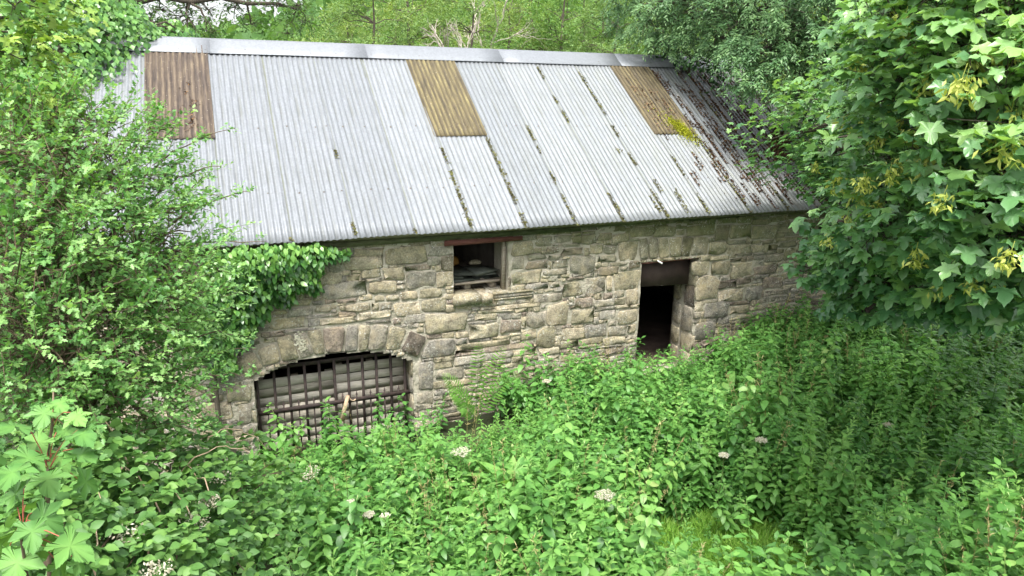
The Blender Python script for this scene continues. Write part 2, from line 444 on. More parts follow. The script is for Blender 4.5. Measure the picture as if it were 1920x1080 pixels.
M_HILL = [leaf_mat('woodland_leaf', (.105, .190, .065), (.190, .305, .110), (.300, .410, .175), 0.4, .6, .2),
          leaf_mat('woodland_leaf_dark', (.075, .165, .045), (.145, .270, .075), (.230, .360, .115), 0.4, .6, .2),
          leaf_mat('woodland_leaf_yellow', (.135, .215, .065), (.235, .335, .115), (.350, .435, .180), 0.4, .6, .2)]
M_DARKLEAF = leaf_mat('holly_leaf', (.014, .045, .014), (.030, .085, .025), (.060, .135, .035), 0.15, .35, .5)
M_BRAMBLE = leaf_mat('bramble_leaf', (.045, .120, .030), (.090, .210, .048), (.160, .310, .070), 0.28, .5, .35)
M_FERN = leaf_mat('fern_leaf', (.075, .185, .035), (.130, .290, .052), (.210, .385, .080), 0.35, .55, .25)
M_HERB = leaf_mat('willowherb_leaf', (.100, .250, .055), (.160, .350, .080), (.240, .430, .110), 0.35, .5, .3, inst=True)
M_GRASS = leaf_mat('grass_blade', (.140, .310, .040), (.220, .430, .060), (.320, .500, .100), 0.4, .5, .3, inst=True)
M_UMBEL = leaf_mat('cream_flower', (.36, .33, .25), (.50, .48, .38), (.66, .64, .55), 0.25, .7, .1)

# ------------------------------------------------------------------ leaf templates (length 1 along +X, normal +Z)
def tpl_simple(w=0.5, fold=0.12, droop=0.18):
    ts = [0.0, 0.22, 0.52, 0.80, 1.0]; ws = [0, .42 * w * 2 * .5 + .06, .5 * w * 1.0, .28 * w, 0]
    ws = [0, .44 * w, .50 * w, .27 * w, 0]
    V = [(0, 0, 0)]
    for t, q in list(zip(ts, ws))[1:4]:
        z = -droop * t * t
        V += [(t, -q, z + fold * q), (t, 0, z), (t, q, z + fold * q)]
    V.append((1.0, 0, -droop))
    Fc = [(0, 1, 2), (0, 2, 3)]
    for a in (1, 4):
        Fc += [(a, a + 3, a + 4), (a, a + 4, a + 1), (a + 1, a + 4, a + 5), (a + 1, a + 5, a + 2)]
    Fc += [(7, 10, 8), (8, 10, 9)]
    return np.array(V, float), np.array(Fc)

def tpl_small(w=0.6):
    V = [(0, 0, 0), (.45, -w / 2, .05), (.45, 0, -.02), (.45, w / 2, .05), (1, 0, -.1)]
    return np.array(V, float), np.array([(0, 1, 2), (0, 2, 3), (1, 4, 2), (2, 4, 3)])

def tpl_lobed():
    half = [(0.15, .05), (.30, .30), (.42, .14), (.62, .36), (.72, .15), (.92, .16)]
    V = [(0, 0, 0), (.5, 0, -.02)] + [(x, -y, .10 * y) for x, y in half] + [(1.0, 0, -.08)] + [(x, y, .10 * y) for x, y in half[::-1]]
    n = len(V); ring = [0] + list(range(2, n))
    return np.array(V, float), np.array([(1, ring[i], ring[(i + 1) % len(ring)]) for i in range(len(ring))])

def tpl_palmate(detail=True, teeth=False):
    h = [(.02, .16), (-.08, .26), (-.03, .44), (.14, .33), (.24, .42), (.46, .60), (.48, .38), (.50, .22), (.66, .25), (.80, .16), (.88, .07)] if detail else \
        [(-.06, .22), (-.02, .42), (.16, .32), (.46, .58), (.50, .22), (.74, .20)]
    if teeth:
        hh = [h[0]]
        for (x0, y0), (x1, y1) in zip(h[:-1], h[1:]):
            ex, ey = x1 - x0, y1 - y0
            for t_, o_ in ((.30, .0), (.42, .022), (.62, -.004), (.74, .020)): hh.append((x0 + ex * t_ - ey * o_ * 2.0 * 0 + o_ * .9, y0 + ey * t_ + o_ * .9))
            hh.append((x1, y1))
        h = hh
    f = lambda x, y: (x, y, -.16 * y * y * 2 - .22 * max(0, x - .3) ** 2 * 1.6 + .06 * abs(y))
    g = f
    f = lambda x, y: (x, y, g(x, y)[2] + (.075 if (abs(x - .14) < .03 or abs(x - .16) < .01 or abs(x - .50) < .01) and abs(y) < .36 else -.03))
    V = [(0, 0, 0), (.32, 0, -.05)] + [f(x, -y) for x, y in h] + [f(1.0, 0)] + [f(x, y) for x, y in h[::-1]]
    n = len(V); ring = [0] + list(range(2, n))
    return np.array(V, float), np.array([(1, ring[i], ring[(i + 1) % len(ring)]) for i in range(len(ring))])

T_SIMPLE = tpl_simple(.55); T_NARROW = tpl_simple(.30, .1, .25); T_SMALL = tpl_small(.6); T_LOBED = tpl_lobed()
T_PALM = tpl_palmate(); T_PALM_HI = tpl_palmate(True, True); T_PALM_LOW = tpl_palmate(False); T_ROUND = tpl_simple(.85, .15, .12)
T_IVY = tpl_small(.85); T_PINNA = tpl_simple(.15, .1, .2); T_BRAM = tpl_simple(.66, .2, .2); T_NETTLE = tpl_simple(.54, .16, .26)

def in_ball(n, c, r, shell=0.0):
    d = norm(RNG.normal(size=(n, 3)))
    q = RNG.uniform(shell ** 3, 1, n) ** (1 / 3)
    return np.asarray(c) + d * (q * r)[:, None] if np.isscalar(r) else np.asarray(c) + d * q[:, None] * np.asarray(r)

def spray_leaves(soup, tpl, P, D, length, nl, size, angle=0.9, flat=0.4, droop=0.25, sag=0.1, vlo=0.2, vhi=0.8, tipgain=0.2, upw=1.0, bias=None):
    """shoots from P along D with nl leaves each"""
    n = len(P)
    if n == 0: return P
    up = np.array([0, 0, 1.0])
    D = norm(D); L = length * RNG.uniform(.7, 1.25, n)
    base = norm(np.cross(D, up) + RNG.normal(0, .05, (n, 3)))
    third = np.cross(base, D)
    vs = RNG.uniform(vlo, vhi, n)
    for i in range(nl):
        t = (i + .6) / nl
        p = P + D * (L * t)[:, None] + np.outer(L * sag * t * t, -up) + RNG.normal(0, .01 * 3 * size / .1, (n, 3)) * .3
        ph = RNG.normal(0, .35, n) + (1 - flat) * RNG.uniform(-1.5, 1.5, n)
        s = (1 if i % 2 else -1)
        side = base * (s * np.cos(ph))[:, None] + third * np.sin(ph)[:, None]
        a = angle * RNG.uniform(.7, 1.2, n) * (1 - .55 * (t > .92))
        ld = D * np.cos(a)[:, None] + side * np.sin(a)[:, None] - up * (droop * RNG.uniform(.3, 1.4, n))[:, None]
        nrm = up * upw + RNG.normal(0, .35, (n, 3)) + D * .15
        if bias is not None: nrm = nrm + np.asarray(bias)
        sz = size * RNG.uniform(.7, 1.2, n) * (1.0 - .3 * t)
        soup.leaves(tpl[0], tpl[1], p, frames(ld, nrm), sz, np.clip(vs + RNG.normal(0, .12, n) + tipgain * (t - .5), 0, 1))
    return P + D * L[:, None] + np.outer(L * sag, -up)

def thin_twigs(soup, A, B, r=0.004):
    """one 3-sided tapering twig for each pair"""
    n = len(A)
    if n == 0: return
    d = norm(B - A); s = norm(np.cross(d, np.array([.2, .3, .93]))); q = np.cross(d, s)
    V = []
    for k in range(3):
        a = k * 2.094
        V.append(A + (s * math.cos(a) + q * math.sin(a)) * r)
    V.append(B)
    V = np.stack(V, 1).reshape(-1, 3)
    i = np.arange(n)[:, None, None] * 4
    Fc = (i + np.array([(0, 1, 3), (1, 2, 3), (2, 0, 3)])[None]).reshape(-1, 3)
    soup.add(V, Fc, .5)

def limbs_to(soup, path, blobs, r0, r1, fan=3):
    """trunk along path, then a bent limb from the path to every blob centre and a few forks inside"""
    path = np.asarray(path, float)
    rad = np.linspace(r0, r1, len(path))
    soup.tube(path, rad, 8)
    for c, r in blobs:
        c = np.asarray(c)
        dz = np.linalg.norm(path - c, axis=1) + 0.6 * np.maximum(0, path[:, 2] - c[2] + .2)
        i = int(np.argmin(dz))
        a = path[i]
        ln = np.linalg.norm(c - a)
        q = curve(a, c, .10 * ln, 7, .03 * ln)
        rr = min(rad[i] * .6, .02 + .018 * ln)
        soup.tube(q, np.linspace(rr, max(.006, rr * .3), 7), 6)
        for _ in range(fan):
            e = in_ball(1, c, np.mean(r) * .9, .6)[0]
            soup.tube(curve(q[4], e, .05, 5, .02 * np.mean(r)), np.linspace(max(.005, rr * .4), .003, 5), 4)

# ================================================================== SETTING: ground
def build_ground():
    xs = np.concatenate([np.linspace(-400, -14, 18), np.linspace(-12, 16, 85), np.linspace(18, 400, 18)])
    ys = np.concatenate([np.linspace(-120, -14, 10), np.linspace(-12, 12, 73), np.linspace(14, 100, 24), np.linspace(110, 500, 20)])
    X, Y = np.meshgrid(xs, ys)
    Z = ground_z(X, Y)
    # the barn stands on its own floor: keep the soil just under it
    inside = (X > -1.3) & (X < 9.7) & (Y > 0.1) & (Y < 6.4)
    Z = np.where(inside, np.minimum(Z, -0.05), Z)
    V = np.stack([X, Y, Z], -1).reshape(-1, 3)
    ny, nx = X.shape
    i = np.arange(ny - 1)[:, None] * nx + np.arange(nx - 1)[None]
    q = np.stack([i, i + 1, i + nx + 1, i + nx], -1).reshape(-1, 4)
    g = link('ground', np_mesh('ground', V, q), None, M_EARTH)
    set_tag(g, 'dark leafy soil under the weeds around the barn', 'ground', kind='structure')
build_ground()

# ================================================================== THE BARN
EAVE_Y, EAVE_Z = -0.25, 3.10
SLOPE = math.radians(34.385)
SLEN = 4.30
WSHEET = 0.762
X0, X1 = -1.42, 9.72
barn = thing('stone_barn', 'long rubble stone barn with a grey corrugated metal roof', 'barn', (0, 0, 0))

WIN = (2.90, 3.70, 2.165, 2.885)
DOOR = (5.905, 6.945, 0.45, 2.40)
ARX0, ARX1, ARZ, ARR = 0.235, 2.305, 1.285, 0.25

def arch_z(x):
    t = (x - (ARX0 + ARX1) / 2) / ((ARX1 - ARX0) / 2)
    return ARZ + ARR * (1 - np.abs(t) ** 2.4)

def is_open(x, z, g=0.0):
    a = (x > WIN[0] - g) & (x < WIN[1] + g) & (z > WIN[2] - g) & (z < WIN[3] + g)
    b = (x > DOOR[0] - g) & (x < DOOR[1] + g) & (z < DOOR[3] + g)
    xc = np.clip(x, ARX0, ARX1)
    c = (x > ARX0 - g) & (x < ARX1 + g) & (z < arch_z(xc) + g)
    return a | b | c

def build_wall_core():
    s = Soup()
    step = 0.035
    xs = np.arange(X0, X1 + step, step); zs = np.arange(-0.2, 3.12, step)
    # snap grid lines to the openings' sides
    for v in (WIN[0], WIN[1], DOOR[0], DOOR[1], ARX0, ARX1): xs[np.argmin(abs(xs - v))] = v
    for v in (WIN[2], WIN[3], DOOR[3]): zs[np.argmin(abs(zs - v))] = v
    X, Z = np.meshgrid(xs, zs)
    Y = 0.012 * np.sin(X * 7 + Z * 5) * np.sin(Z * 9 - X * 3) + RNG.normal(0, .004, X.shape) + 0.002
    V = np.stack([X, Y, Z], -1).reshape(-1, 3)
    nz, nx = X.shape
    i = (np.arange(nz - 1)[:, None] * nx + np.arange(nx - 1)[None])
    cx = (X[:-1, :-1] + X[1:, 1:]) / 2; cz = (Z[:-1, :-1] + Z[1:, 1:]) / 2
    keep = ~is_open(cx, cz)
    i = i[keep]
    q = np.stack([i, i + 1, i + nx + 1, i + nx], -1)
    s.add(V, np.concatenate([q[:, [0, 1, 2]], q[:, [0, 2, 3]]]))
    # reveals: the depth of the wall inside every opening
    D = 0.55
    def quad(a, b, c, d): s.add([a, b, c, d], [(0, 1, 2), (0, 2, 3)])
    for x0, x1, z0, z1 in (WIN, DOOR):
        quad((x0, 0.01, z0), (x0, D, z0), (x0, D, z1), (x0, 0.01, z1))
        quad((x1, 0.01, z0), (x1, 0.01, z1), (x1, D, z1), (x1, D, z0))
        quad((x0, 0.01, z0), (x1, 0.01, z0), (x1, D, z0), (x0, D, z0))
        quad((x0, 0.01, z1), (x0, D, z1), (x1, D, z1), (x1, 0.01, z1))
    ax = np.linspace(ARX0, ARX1, 25)
    for a, b in zip(ax[:-1], ax[1:]):
        quad((a, 0.01, arch_z(a)), (a, D, arch_z(a)), (b, D, arch_z(b)), (b, 0.01, arch_z(b)))
    quad((ARX0, 0.01, -.1), (ARX0, D, -.1), (ARX0, D, arch_z(ARX0)), (ARX0, 0.01, arch_z(ARX0)))
    quad((ARX1, 0.01, -.1), (ARX1, 0.01, arch_z(ARX1)), (ARX1, D, arch_z(ARX1)), (ARX1, D, -.1))
    return s.obj('front_wall', M_MORTAR, barn, smooth=False)
front_wall = build_wall_core()

def build_shell():
    """gables, back wall, floors and the inner leaf of the front wall"""
    g = Soup()
    rz = EAVE_Z + (3.3 + .25) * math.tan(SLOPE) - .08
    for x in (X0, X1 - .4):
        prof = [(0.02, -.2), (6.58, -.2), (6.58, 3.2), (3.3, rz - .02), (0.02, 3.2)]
        V = [(x, y, z) for y, z in prof] + [(x + .4, y, z) for y, z in prof]
        f = [(0, 1, 2), (0, 2, 3), (0, 3, 4), (5, 7, 6), (5, 8, 7), (5, 9, 8)]
        for a in range(5):
            b = (a + 1) % 5; f += [(a, a + 5, b + 5), (a, b + 5, b)]
        gg = Soup(); gg.add(V, f); gg.obj('gable_wall', M_MORTAR, barn, False)
    b = Soup(); b.box((4.15, 6.8, 1.5), (11.14, .45, 3.4)); b.obj('back_wall', M_MORTAR, barn, False)
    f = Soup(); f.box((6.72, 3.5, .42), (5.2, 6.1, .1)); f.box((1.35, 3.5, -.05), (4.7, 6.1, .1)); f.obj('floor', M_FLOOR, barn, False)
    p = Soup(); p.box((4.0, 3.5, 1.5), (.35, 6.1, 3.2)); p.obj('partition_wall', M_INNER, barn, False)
    l = Soup(); l.box((1.4, 2.6, 2.02), (4.8, 4.1, .1)); l.obj('loft_floor', M_WOOD, barn, False)
    # inner leaf, so that no daylight leaks past the openings
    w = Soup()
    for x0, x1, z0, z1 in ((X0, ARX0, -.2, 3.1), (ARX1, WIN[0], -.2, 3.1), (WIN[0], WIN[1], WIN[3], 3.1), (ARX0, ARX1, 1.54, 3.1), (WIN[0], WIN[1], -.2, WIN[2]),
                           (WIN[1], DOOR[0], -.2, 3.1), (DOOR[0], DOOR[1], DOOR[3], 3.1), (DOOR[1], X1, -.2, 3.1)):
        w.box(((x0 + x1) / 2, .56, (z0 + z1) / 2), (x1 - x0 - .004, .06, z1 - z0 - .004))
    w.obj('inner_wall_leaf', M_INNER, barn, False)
build_shell()

# ---------------------------------------------------------------- stones
def px_rects(lst, sc, ox, oy):
    return [((a / sc + ox), (b / sc + oy), (c / sc + ox), (d / sc + oy)) for a, b, c, d in lst]

PX = px_rects([
    (1265,100,1615,250),(1630,100,1845,180),(1620,185,1735,260),(1740,185,1845,295),(1010,110,1255,180),(920,185,1250,290),(780,200,915,310),
    (1240,280,1440,385),(1450,305,1690,445),(1695,310,1840,435),(1440,255,1660,300),(1065,290,1230,360),(945,335,1065,395),(710,325,905,430),
    (745,395,1120,530),(1130,395,1355,495),(1110,365,1240,392),(1365,415,1440,465),(1365,385,1440,410),(1395,480,1545,550),(1550,455,1750,530),
    (1785,460,1845,495),(1280,510,1385,555),(1180,510,1260,565),(1040,505,1160,555),(860,540,1030,575),(1215,570,1330,635),(1345,565,1560,690),
    (1570,540,1780,650),(1785,545,1845,585),(680,590,810,655),(945,575,1150,640),(885,600,940,640),(1030,645,1330,715),(1420,665,1640,745),
    (1330,705,1410,755),(440,615,665,690),(430,545,655,605),(285,700,610,790),(720,700,1010,755),(615,670,880,698),(1650,660,1830,700),
    (1615,710,1890,830),(1110,720,1310,748),(220,815,420,865),(430,792,690,815)], 4.5, 440, 440)
PX += px_rects([
    (560,105,750,230),(765,60,915,145),(930,45,1085,120),(1000,122,1160,148),(1175,40,1300,125),(1315,30,1440,95),
    (755,160,820,205),(865,150,980,210),(1000,158,1195,225),(1245,130,1355,215),(1365,145,1475,210),(1495,110,1670,270),
    (690,220,860,262),(880,222,985,262),(1000,235,1075,262),(560,240,670,350),(690,280,880,345),(910,270,1060,335),(1080,235,1290,385),(1315,225,1475,285),
    (1420,290,1570,322),(1590,275,1690,345),(1515,326,1580,360),(1320,328,1500,395),(830,345,1055,400),(560,365,815,480),(1455,365,1690,520),
    (1035,415,1190,445),(690,470,880,525),(560,490,680,540),(1010,460,1170,585),(1200,420,1380,560),(1395,410,1445,540),(890,460,990,510),
    (755,560,1000,640),(840,520,930,548),(1455,540,1550,595),(1565,525,1670,660),(1110,600,1270,690),(1280,612,1460,680),(1470,662,1600,692),
    (400,655,810,695),(250,700,580,735),(815,655,860,700),(870,640,1060,840),(690,720,865,860),(1080,700,1280,830),(1330,710,1475,790),(1490,700,1660,830),
    (180,830,445,955),(455,790,640,910),(230,740,430,800),(645,760,690,850),(780,865,935,1040),(1000,870,1200,970),(1210,835,1400,945),(1415,850,1575,930),
    (1580,838,1650,915),(1410,800,1480,845),(60,985,560,1040),(640,900,770,970),(380,940,540,980),(1360,945,1560,1010)], 4.695, 840, 430)
PX += px_rects([
    (0,120,160,190),(165,125,300,188),(305,140,360,175),(370,110,560,180),
    (515,225,630,300),(635,235,790,300),(800,240,900,295),(905,235,965,275),(975,215,1090,255),(420,345,520,440),(535,350,650,440),(655,355,800,445),
    (810,308,880,340),(885,300,995,350),(1005,260,1090,345),(810,375,960,430),(530,310,650,342),(655,325,730,350),(435,450,575,600),(580,470,695,525),
    (580,535,745,605),(700,455,795,495),(760,515,860,600),(750,497,830,512),(870,450,1000,525),(880,530,1050,570),(490,615,650,710),(655,640,780,690),
    (785,635,900,665),(660,607,800,633),(650,697,800,725),(850,590,960,615),(800,672,900,705),(425,745,555,855),(500,715,570,742),
    (580,20,700,100),(705,30,800,95),(560,105,650,215),(655,110,790,200),(800,110,960,205)], 3.484, 1180, 390)
PX += [(795, 588, 874, 622), (852, 648, 1000, 660), (850, 663, 960, 678), (784, 677, 813, 731), (782, 733, 811, 757), (816, 690, 870, 712),
       (425, 722, 471, 752), (445, 756, 472, 795), (380, 752, 440, 790), (345, 790, 400, 830), (405, 795, 440, 832)]
# voussoirs and the relieving stones over the door: corner points, clockwise from top left
QUADS = [[(x / 4.5 + 440, y / 4.5 + 440) for x, y in q] for q in [
    [(345,862),(478,840),(548,1040),(405,1068)], [(484,836),(598,816),(668,1016),(556,1046)], [(608,806),(733,790),(763,1002),(676,1016)],
    [(740,786),(933,766),(913,984),(772,1002)], [(945,766),(1043,760),(1033,982),(925,992)], [(1053,757),(1150,756),(1110,974),(1042,982)],
    [(1163,754),(1308,753),(1255,968),(1117,973)], [(1322,765),(1455,790),(1385,968),(1264,968)], [(1474,803),(1622,862),(1540,1040),(1397,975)],
    [(1640,885),(1862,872),(1850,1008),(1556,1056)], [(185,975),(335,905),(393,1070),(245,1110)]]]
QUADS += [[(435,672),(478,658),(494,690),(467,711)], [(375,705),(431,675),(465,711),(425,720)]]
QUADS += [[(x / 3.484 + 1180, y / 3.484 + 390) for x, y in q] for q in [
    [(62,200),(118,193),(122,332),(70,338)], [(122,190),(185,196),(186,328),(125,332)], [(190,196),(248,192),(262,322),(190,327)],
    [(253,190),(345,186),(330,318),(266,320)], [(350,186),(415,190),(392,312),(334,318)], [(420,186),(520,190),(500,305),(398,308)]]]

def stone_mesh(poly, proud, depth=0.06):
    """poly: outline points (x,z) about the stone's centre; a rough-dressed face with worn arrises, about 50 triangles"""
    p = np.asarray(poly, float); n = len(p)
    size = min(np.ptp(p[:, 0]), np.ptp(p[:, 1]))
    ins = 1 - min(.22, .010 / max(.02, size) * 2)
    back = np.column_stack([p[:, 0], np.full(n, depth), p[:, 1]])
    mid = np.column_stack([p[:, 0] * 1.0, np.full(n, -proud * .70) + RNG.normal(0, .002, n), p[:, 1]])
    inn = np.column_stack([p[:, 0] * ins, -proud + RNG.normal(0, .004, n), p[:, 1] * ins])
    cen = np.array([[RNG.normal(0, .1) * np.ptp(p[:, 0]), -proud - RNG.uniform(-.002, .007), RNG.normal(0, .1) * np.ptp(p[:, 1])]])
    V = np.concatenate([back, mid, inn, cen])
    f = []
    for i in range(n):
        j = (i + 1) % n
        f += [(i, j, n + j), (i, n + j, n + i), (n + i, n + j, 2 * n + j), (n + i, 2 * n + j, 2 * n + i), (2 * n + i, 2 * n + j, 3 * n)]
    return V, f

def outline_rect(w, h):
    """irregular rounded outline of 10 points"""
    a, b = w / 2, h / 2
    cr = [min(a, b) * RNG.uniform(.08, .42) for _ in range(4)]
    pts = []
    for (sx, sz), c in zip([(1, 1), (-1, 1), (-1, -1), (1, -1)], cr):
        if sx * sz > 0: pts += [(sx * a, sz * (b - c)), (sx * (a - c), sz * b)]
        else: pts += [(sx * (a - c), sz * b), (sx * a, sz * (b - c))]
    pts.insert(2, (RNG.uniform(-.3, .3) * a, b)); pts.insert(7, (RNG.uniform(-.3, .3) * a, -b))
    p = np.array(pts)
    p += RNG.normal(0, 1, p.shape) * np.array([min(.020, w * .045), min(.014, h * .075)])
    return p

def outline_quad(c):
    """four corners (x,z) -> 10 points with cut corners"""
    c = np.asarray(c, float); out = []
    for i in range(4):
        a, b = c[i], c[(i + 1) % 4]
        out.append(a + (b - a) * RNG.uniform(.06, .15))
        if i % 2: out.append((a + b) / 2)
        out.append(b - (b - a) * RNG.uniform(.06, .15))
    p = np.array(out); p += RNG.normal(0, .005, p.shape)
    return p

STONES = []            # (centre x, centre z, outline, proud, seen area)
cell = 0.01
gx = int((X1 - X0) / cell); gzn = int(3.3 / cell)
occ = np.zeros((gx, gzn), bool)
CX, CZ = np.meshgrid(X0 + (np.arange(gx) + .5) * cell, -.2 + (np.arange(gzn) + .5) * cell, indexing='ij')
occ |= is_open(CX, CZ, 0.004)
occ |= (CZ > 3.04)
ix = lambda x: int(round((x - X0) / cell)); iz = lambda z: int(round((z + .2) / cell))

for q in QUADS:
    w = np.array([on_y(u, v)[[0, 2]] for u, v in q]); c = w.mean(0)
    o = outline_quad(((w - c) * .965)[::-1])
    STONES.append((c[0], c[1], o, RNG.uniform(.018, .03)))
    # rasterise the quad
    x0, z0 = w.min(0); x1, z1 = w.max(0)
    sub = (slice(max(0, ix(x0)), ix(x1)), slice(max(0, iz(z0)), iz(z1)))
    pxs, pzs = CX[sub], CZ[sub]; ins = np.ones(pxs.shape, bool)
    ctr = w.mean(0)
    for i in range(4):
        a, b = w[i], w[(i + 1) % 4]
        cr = (b[0] - a[0]) * (pzs - a[1]) - (b[1] - a[1]) * (pxs - a[0])
        cc = (b[0] - a[0]) * (ctr[1] - a[1]) - (b[1] - a[1]) * (ctr[0] - a[0])
        ins &= (cr * cc >= 0)
    occ[sub] |= ins

for (u0, v0, u1, v1) in PX:
    um, vm = (u0 + u1) / 2, (v0 + v1) / 2
    xl, xr = on_y(u0, vm)[0], on_y(u1, vm)[0]
    zt, zb = on_y(um, v0)[2], on_y(um, v1)[2]
    if zt > 3.03: zt = 3.03
    if zt - zb < .03 or xr - xl < .03: continue
    w, h = xr - xl, zt - zb
    cx, cz = (xl + xr) / 2, (zt + zb) / 2
    STONES.append((cx, cz, outline_rect(w - .012, h - .010), RNG.uniform(.010, .024)))
    occ[max(0, ix(xl)):ix(xr), max(0, iz(zb)):iz(zt)] = True

# the rest of the wall: fill what is still bare, course by course
for tries in range(9000):
    i, j = int(RNG.integers(2, gx - 2)), int(RNG.integers(12, gzn - 2))
    if occ[i, j]: continue
    thin = (CZ[i, j] < 1.75 and 2.2 < CX[i, j] < 5.9) or CX[i, j] > 7.8
    big = 1.0 if tries < 700 else .6
    tw, th = (RNG.uniform(.14, .46) * big, RNG.uniform(.07, .22) * big) if not thin else (RNG.uniform(.16, .52), RNG.uniform(.04, .12))
    a, b, c_, d = i, i + 1, j, j + 1
    grow = True
    while grow:
        grow = False
        if (b - a) * cell < tw and a > 0 and not occ[a - 1, c_:d].any(): a -= 1; grow = True
        if (b - a) * cell < tw and b < gx and not occ[b, c_:d].any(): b += 1; grow = True
        if (d - c_) * cell < th and c_ > 0 and not occ[a:b, c_ - 1].any(): c_ -= 1; grow = True
        if (d - c_) * cell < th and d < gzn and not occ[a:b, d].any(): d += 1; grow = True
    w, h = (b - a) * cell, (d - c_) * cell
    if w < .07 or h < .035 or h > 1.3 * w: continue
    occ[a:b, c_:d] = True
    STONES.append((X0 + (a + b) / 2 * cell, -.2 + (c_ + d) / 2 * cell, outline_rect(w - .010, h - .008), RNG.uniform(.006, .022)))
j = gzn - 1
while j >= 0:
    i = 0
    while i < gx:
        if occ[i, j] or CZ[i, j] < -0.1:
            i += 1; continue
        thin = (CZ[i, j] < 1.75 and 2.2 < CX[i, j] < 5.9) or CX[i, j] > 7.8
        tw = RNG.uniform(.10, .42) if not thin else RNG.uniform(.14, .50)
        th = RNG.uniform(.05, .17) if not thin else RNG.uniform(.035, .095)
        iw = 1
        while iw < tw / cell and i + iw < gx and not occ[i + iw, j]: iw += 1
        jh = 1
        while jh < th / cell and j - jh >= 0 and not occ[i:i + iw, j - jh].any(): jh += 1
        w, h = iw * cell, jh * cell
        occ[i:i + iw, j - jh + 1:j + 1] = True
        if w > .045 and h > .03:
            cx = X0 + (i + iw / 2) * cell; cz = -.2 + (j + 1 - jh / 2) * cell
            STONES.append((cx, cz, outline_rect(w - .010, h - .008), RNG.uniform(.004, .020)))
        i += iw
    j -= 1

def in_view(cx, cz):
    d = np.array([cx, 0, cz]) - CAM
    u = 960 + F_PX * (d @ AX_R) / (d @ AX_F); v = 540 - F_PX * (d @ AX_U) / (d @ AX_F)
    return 300 < u < 1560 and v < 880 and cz > 0.62 + .06 * cx and not (cx < 1.3 and cz > 2.25 + .4 * cx)

area = [np.ptp(s[2][:, 0]) * np.ptp(s[2][:, 1]) * (1 if in_view(s[0], s[1]) else .0001) for s in STONES]
rank = np.argsort(area)[::-1]
rest = Soup()
for n_, k in enumerate(rank):
    cx, cz, o, pr = STONES[k]
    V, f = stone_mesh(o, pr)
    if n_ < 290:
        so = link('stone', np_mesh('stone', V, np.array(f), False), front_wall, M_STONE)
        so.location = (cx, 0, cz)
    else:
        rest.add(V + np.array([cx, 0, cz]), f, RNG.uniform())
ro = rest.obj('small_stones', M_STONE_ALL, front_wall, False); set_tag(ro, kind='stuff')

# the blocks of the door's right reveal, seen edge-on through the opening, and its left one
def reveal_stone(x, y0, y1, z0, z1, side):
    o = outline_rect(y1 - y0 - .012, z1 - z0 - .012)
    V, f = stone_mesh(o, RNG.uniform(.015, .035))
    R = np.array([[0, side, 0], [-side, 0, 0], [0, 0, 1.0]])
    so = link('stone', np_mesh('stone', V @ R.T, np.array(f), False), front_wall, M_STONE)
    so.location = (x, (y0 + y1) / 2, (z0 + z1) / 2)
z = 0.5
for h in (.30, .33, .42, .36, .40):
    reveal_stone(DOOR[1], .01, RNG.uniform(.24, .34), z, min(z + h, 2.38), 1); reveal_stone(DOOR[1], .34, .54, z + .05, min(z + h, 2.38), 1)
    z += h
z = 0.1
for h in (.3, .36, .28, .22):
    reveal_stone(ARX1, .01, .35, z, z + h, 1); z += h

# window sill stones
for (u0, v0, u1, v1), nm in (((851, 549, 902, 574), 1), ((903, 549, 922, 571), 2)):
    a, b = on_y(u0, v1, -.05), on_y(u1, v0, -.05)
    s = Soup(); s.box((0, 0, 0), (b[0] - a[0] - .01, .42, .13), jitter=.006)
    so = s.obj('sill_stone', M_STONE, front_wall, False); so.location = ((a[0] + b[0]) / 2, .13, WIN[2] - .062)
a, b = on_y(923, 549), on_y(998, 565)
for k in range(3):
    s = Soup(); s.box((0, 0, 0), (b[0] - a[0] - .02 * k, .30, .038), jitter=.005)
    so = s.obj('slab', M_STONE, front_wall, False); so.location = ((a[0] + b[0]) / 2, .11 + .01 * k, WIN[2] - .022 - .042 * k)

# white lichen on one voussoir
lc = Soup(); n = 110; cpt = on_y(562, 641, 0)
q = RNG.normal(0, 1, (n, 2)) * [.035, .06]; P = np.stack([cpt[0] + q[:, 0] - q[:, 1] * .25, np.full(n, -.036) - RNG.uniform(0, .004, n), cpt[2] + q[:, 1]], -1)
lc.leaves(*T_ROUND, P, frames(RNG.normal(0, 1, (n, 3)) * [1, .03, 1], np.array([0, -1.0, 0]) + RNG.normal(0, .05, (n, 3))), RNG.uniform(.012, .034, n), RNG.uniform(.3, .9, n))
lo = lc.obj('lichen_patch', M_UMBEL, front_wall); set_tag(lo, kind='stuff')

# timbers in the wall
s = Soup(); s.box((1.7, .03, 3.005), (6.2, .13, .085), jitter=.004); s.box((6.2, .05, 3.03), (2.9, .13, .06), jitter=.004)
s.obj('wall_plate', M_MOSSWOOD, barn, False)
s = Soup(); s.box((3.33, .015, 2.922), (1.12, .14, .062), jitter=.003); s.obj('window_lintel', M_REDWOOD, barn, False)
s = Soup(); s.box((3.665, .11, 2.52), (.045, .10, .70), jitter=.004); s.obj('window_post', M_WOOD, barn, False)
s = Soup(); s.box((6.42, .10, 2.39), (1.08, .20, .022), jitter=.003); s.box((5.922, .12, 2.12), (.03, .08, .5), jitter=.002); s.obj('door_lintel', M_REDWOOD, barn, False)
s = Soup(); s.box((6.40, .16, 2.16), (.98, .035, .40), R=Matrix.Rotation(math.radians(2), 3, 'Y'), jitter=.004); s.obj('door_head_panel', M_DOORPANEL, barn, False)
s = Soup(); p0 = on_y(1232, 489, 0.0); s.tube([p0 + [0, .1, .03], p0 + [.0, -.05, 0], p0 + [.03, -.10, -.022]], .013, 8); s.obj('pipe_stub', M_PIPE, barn)

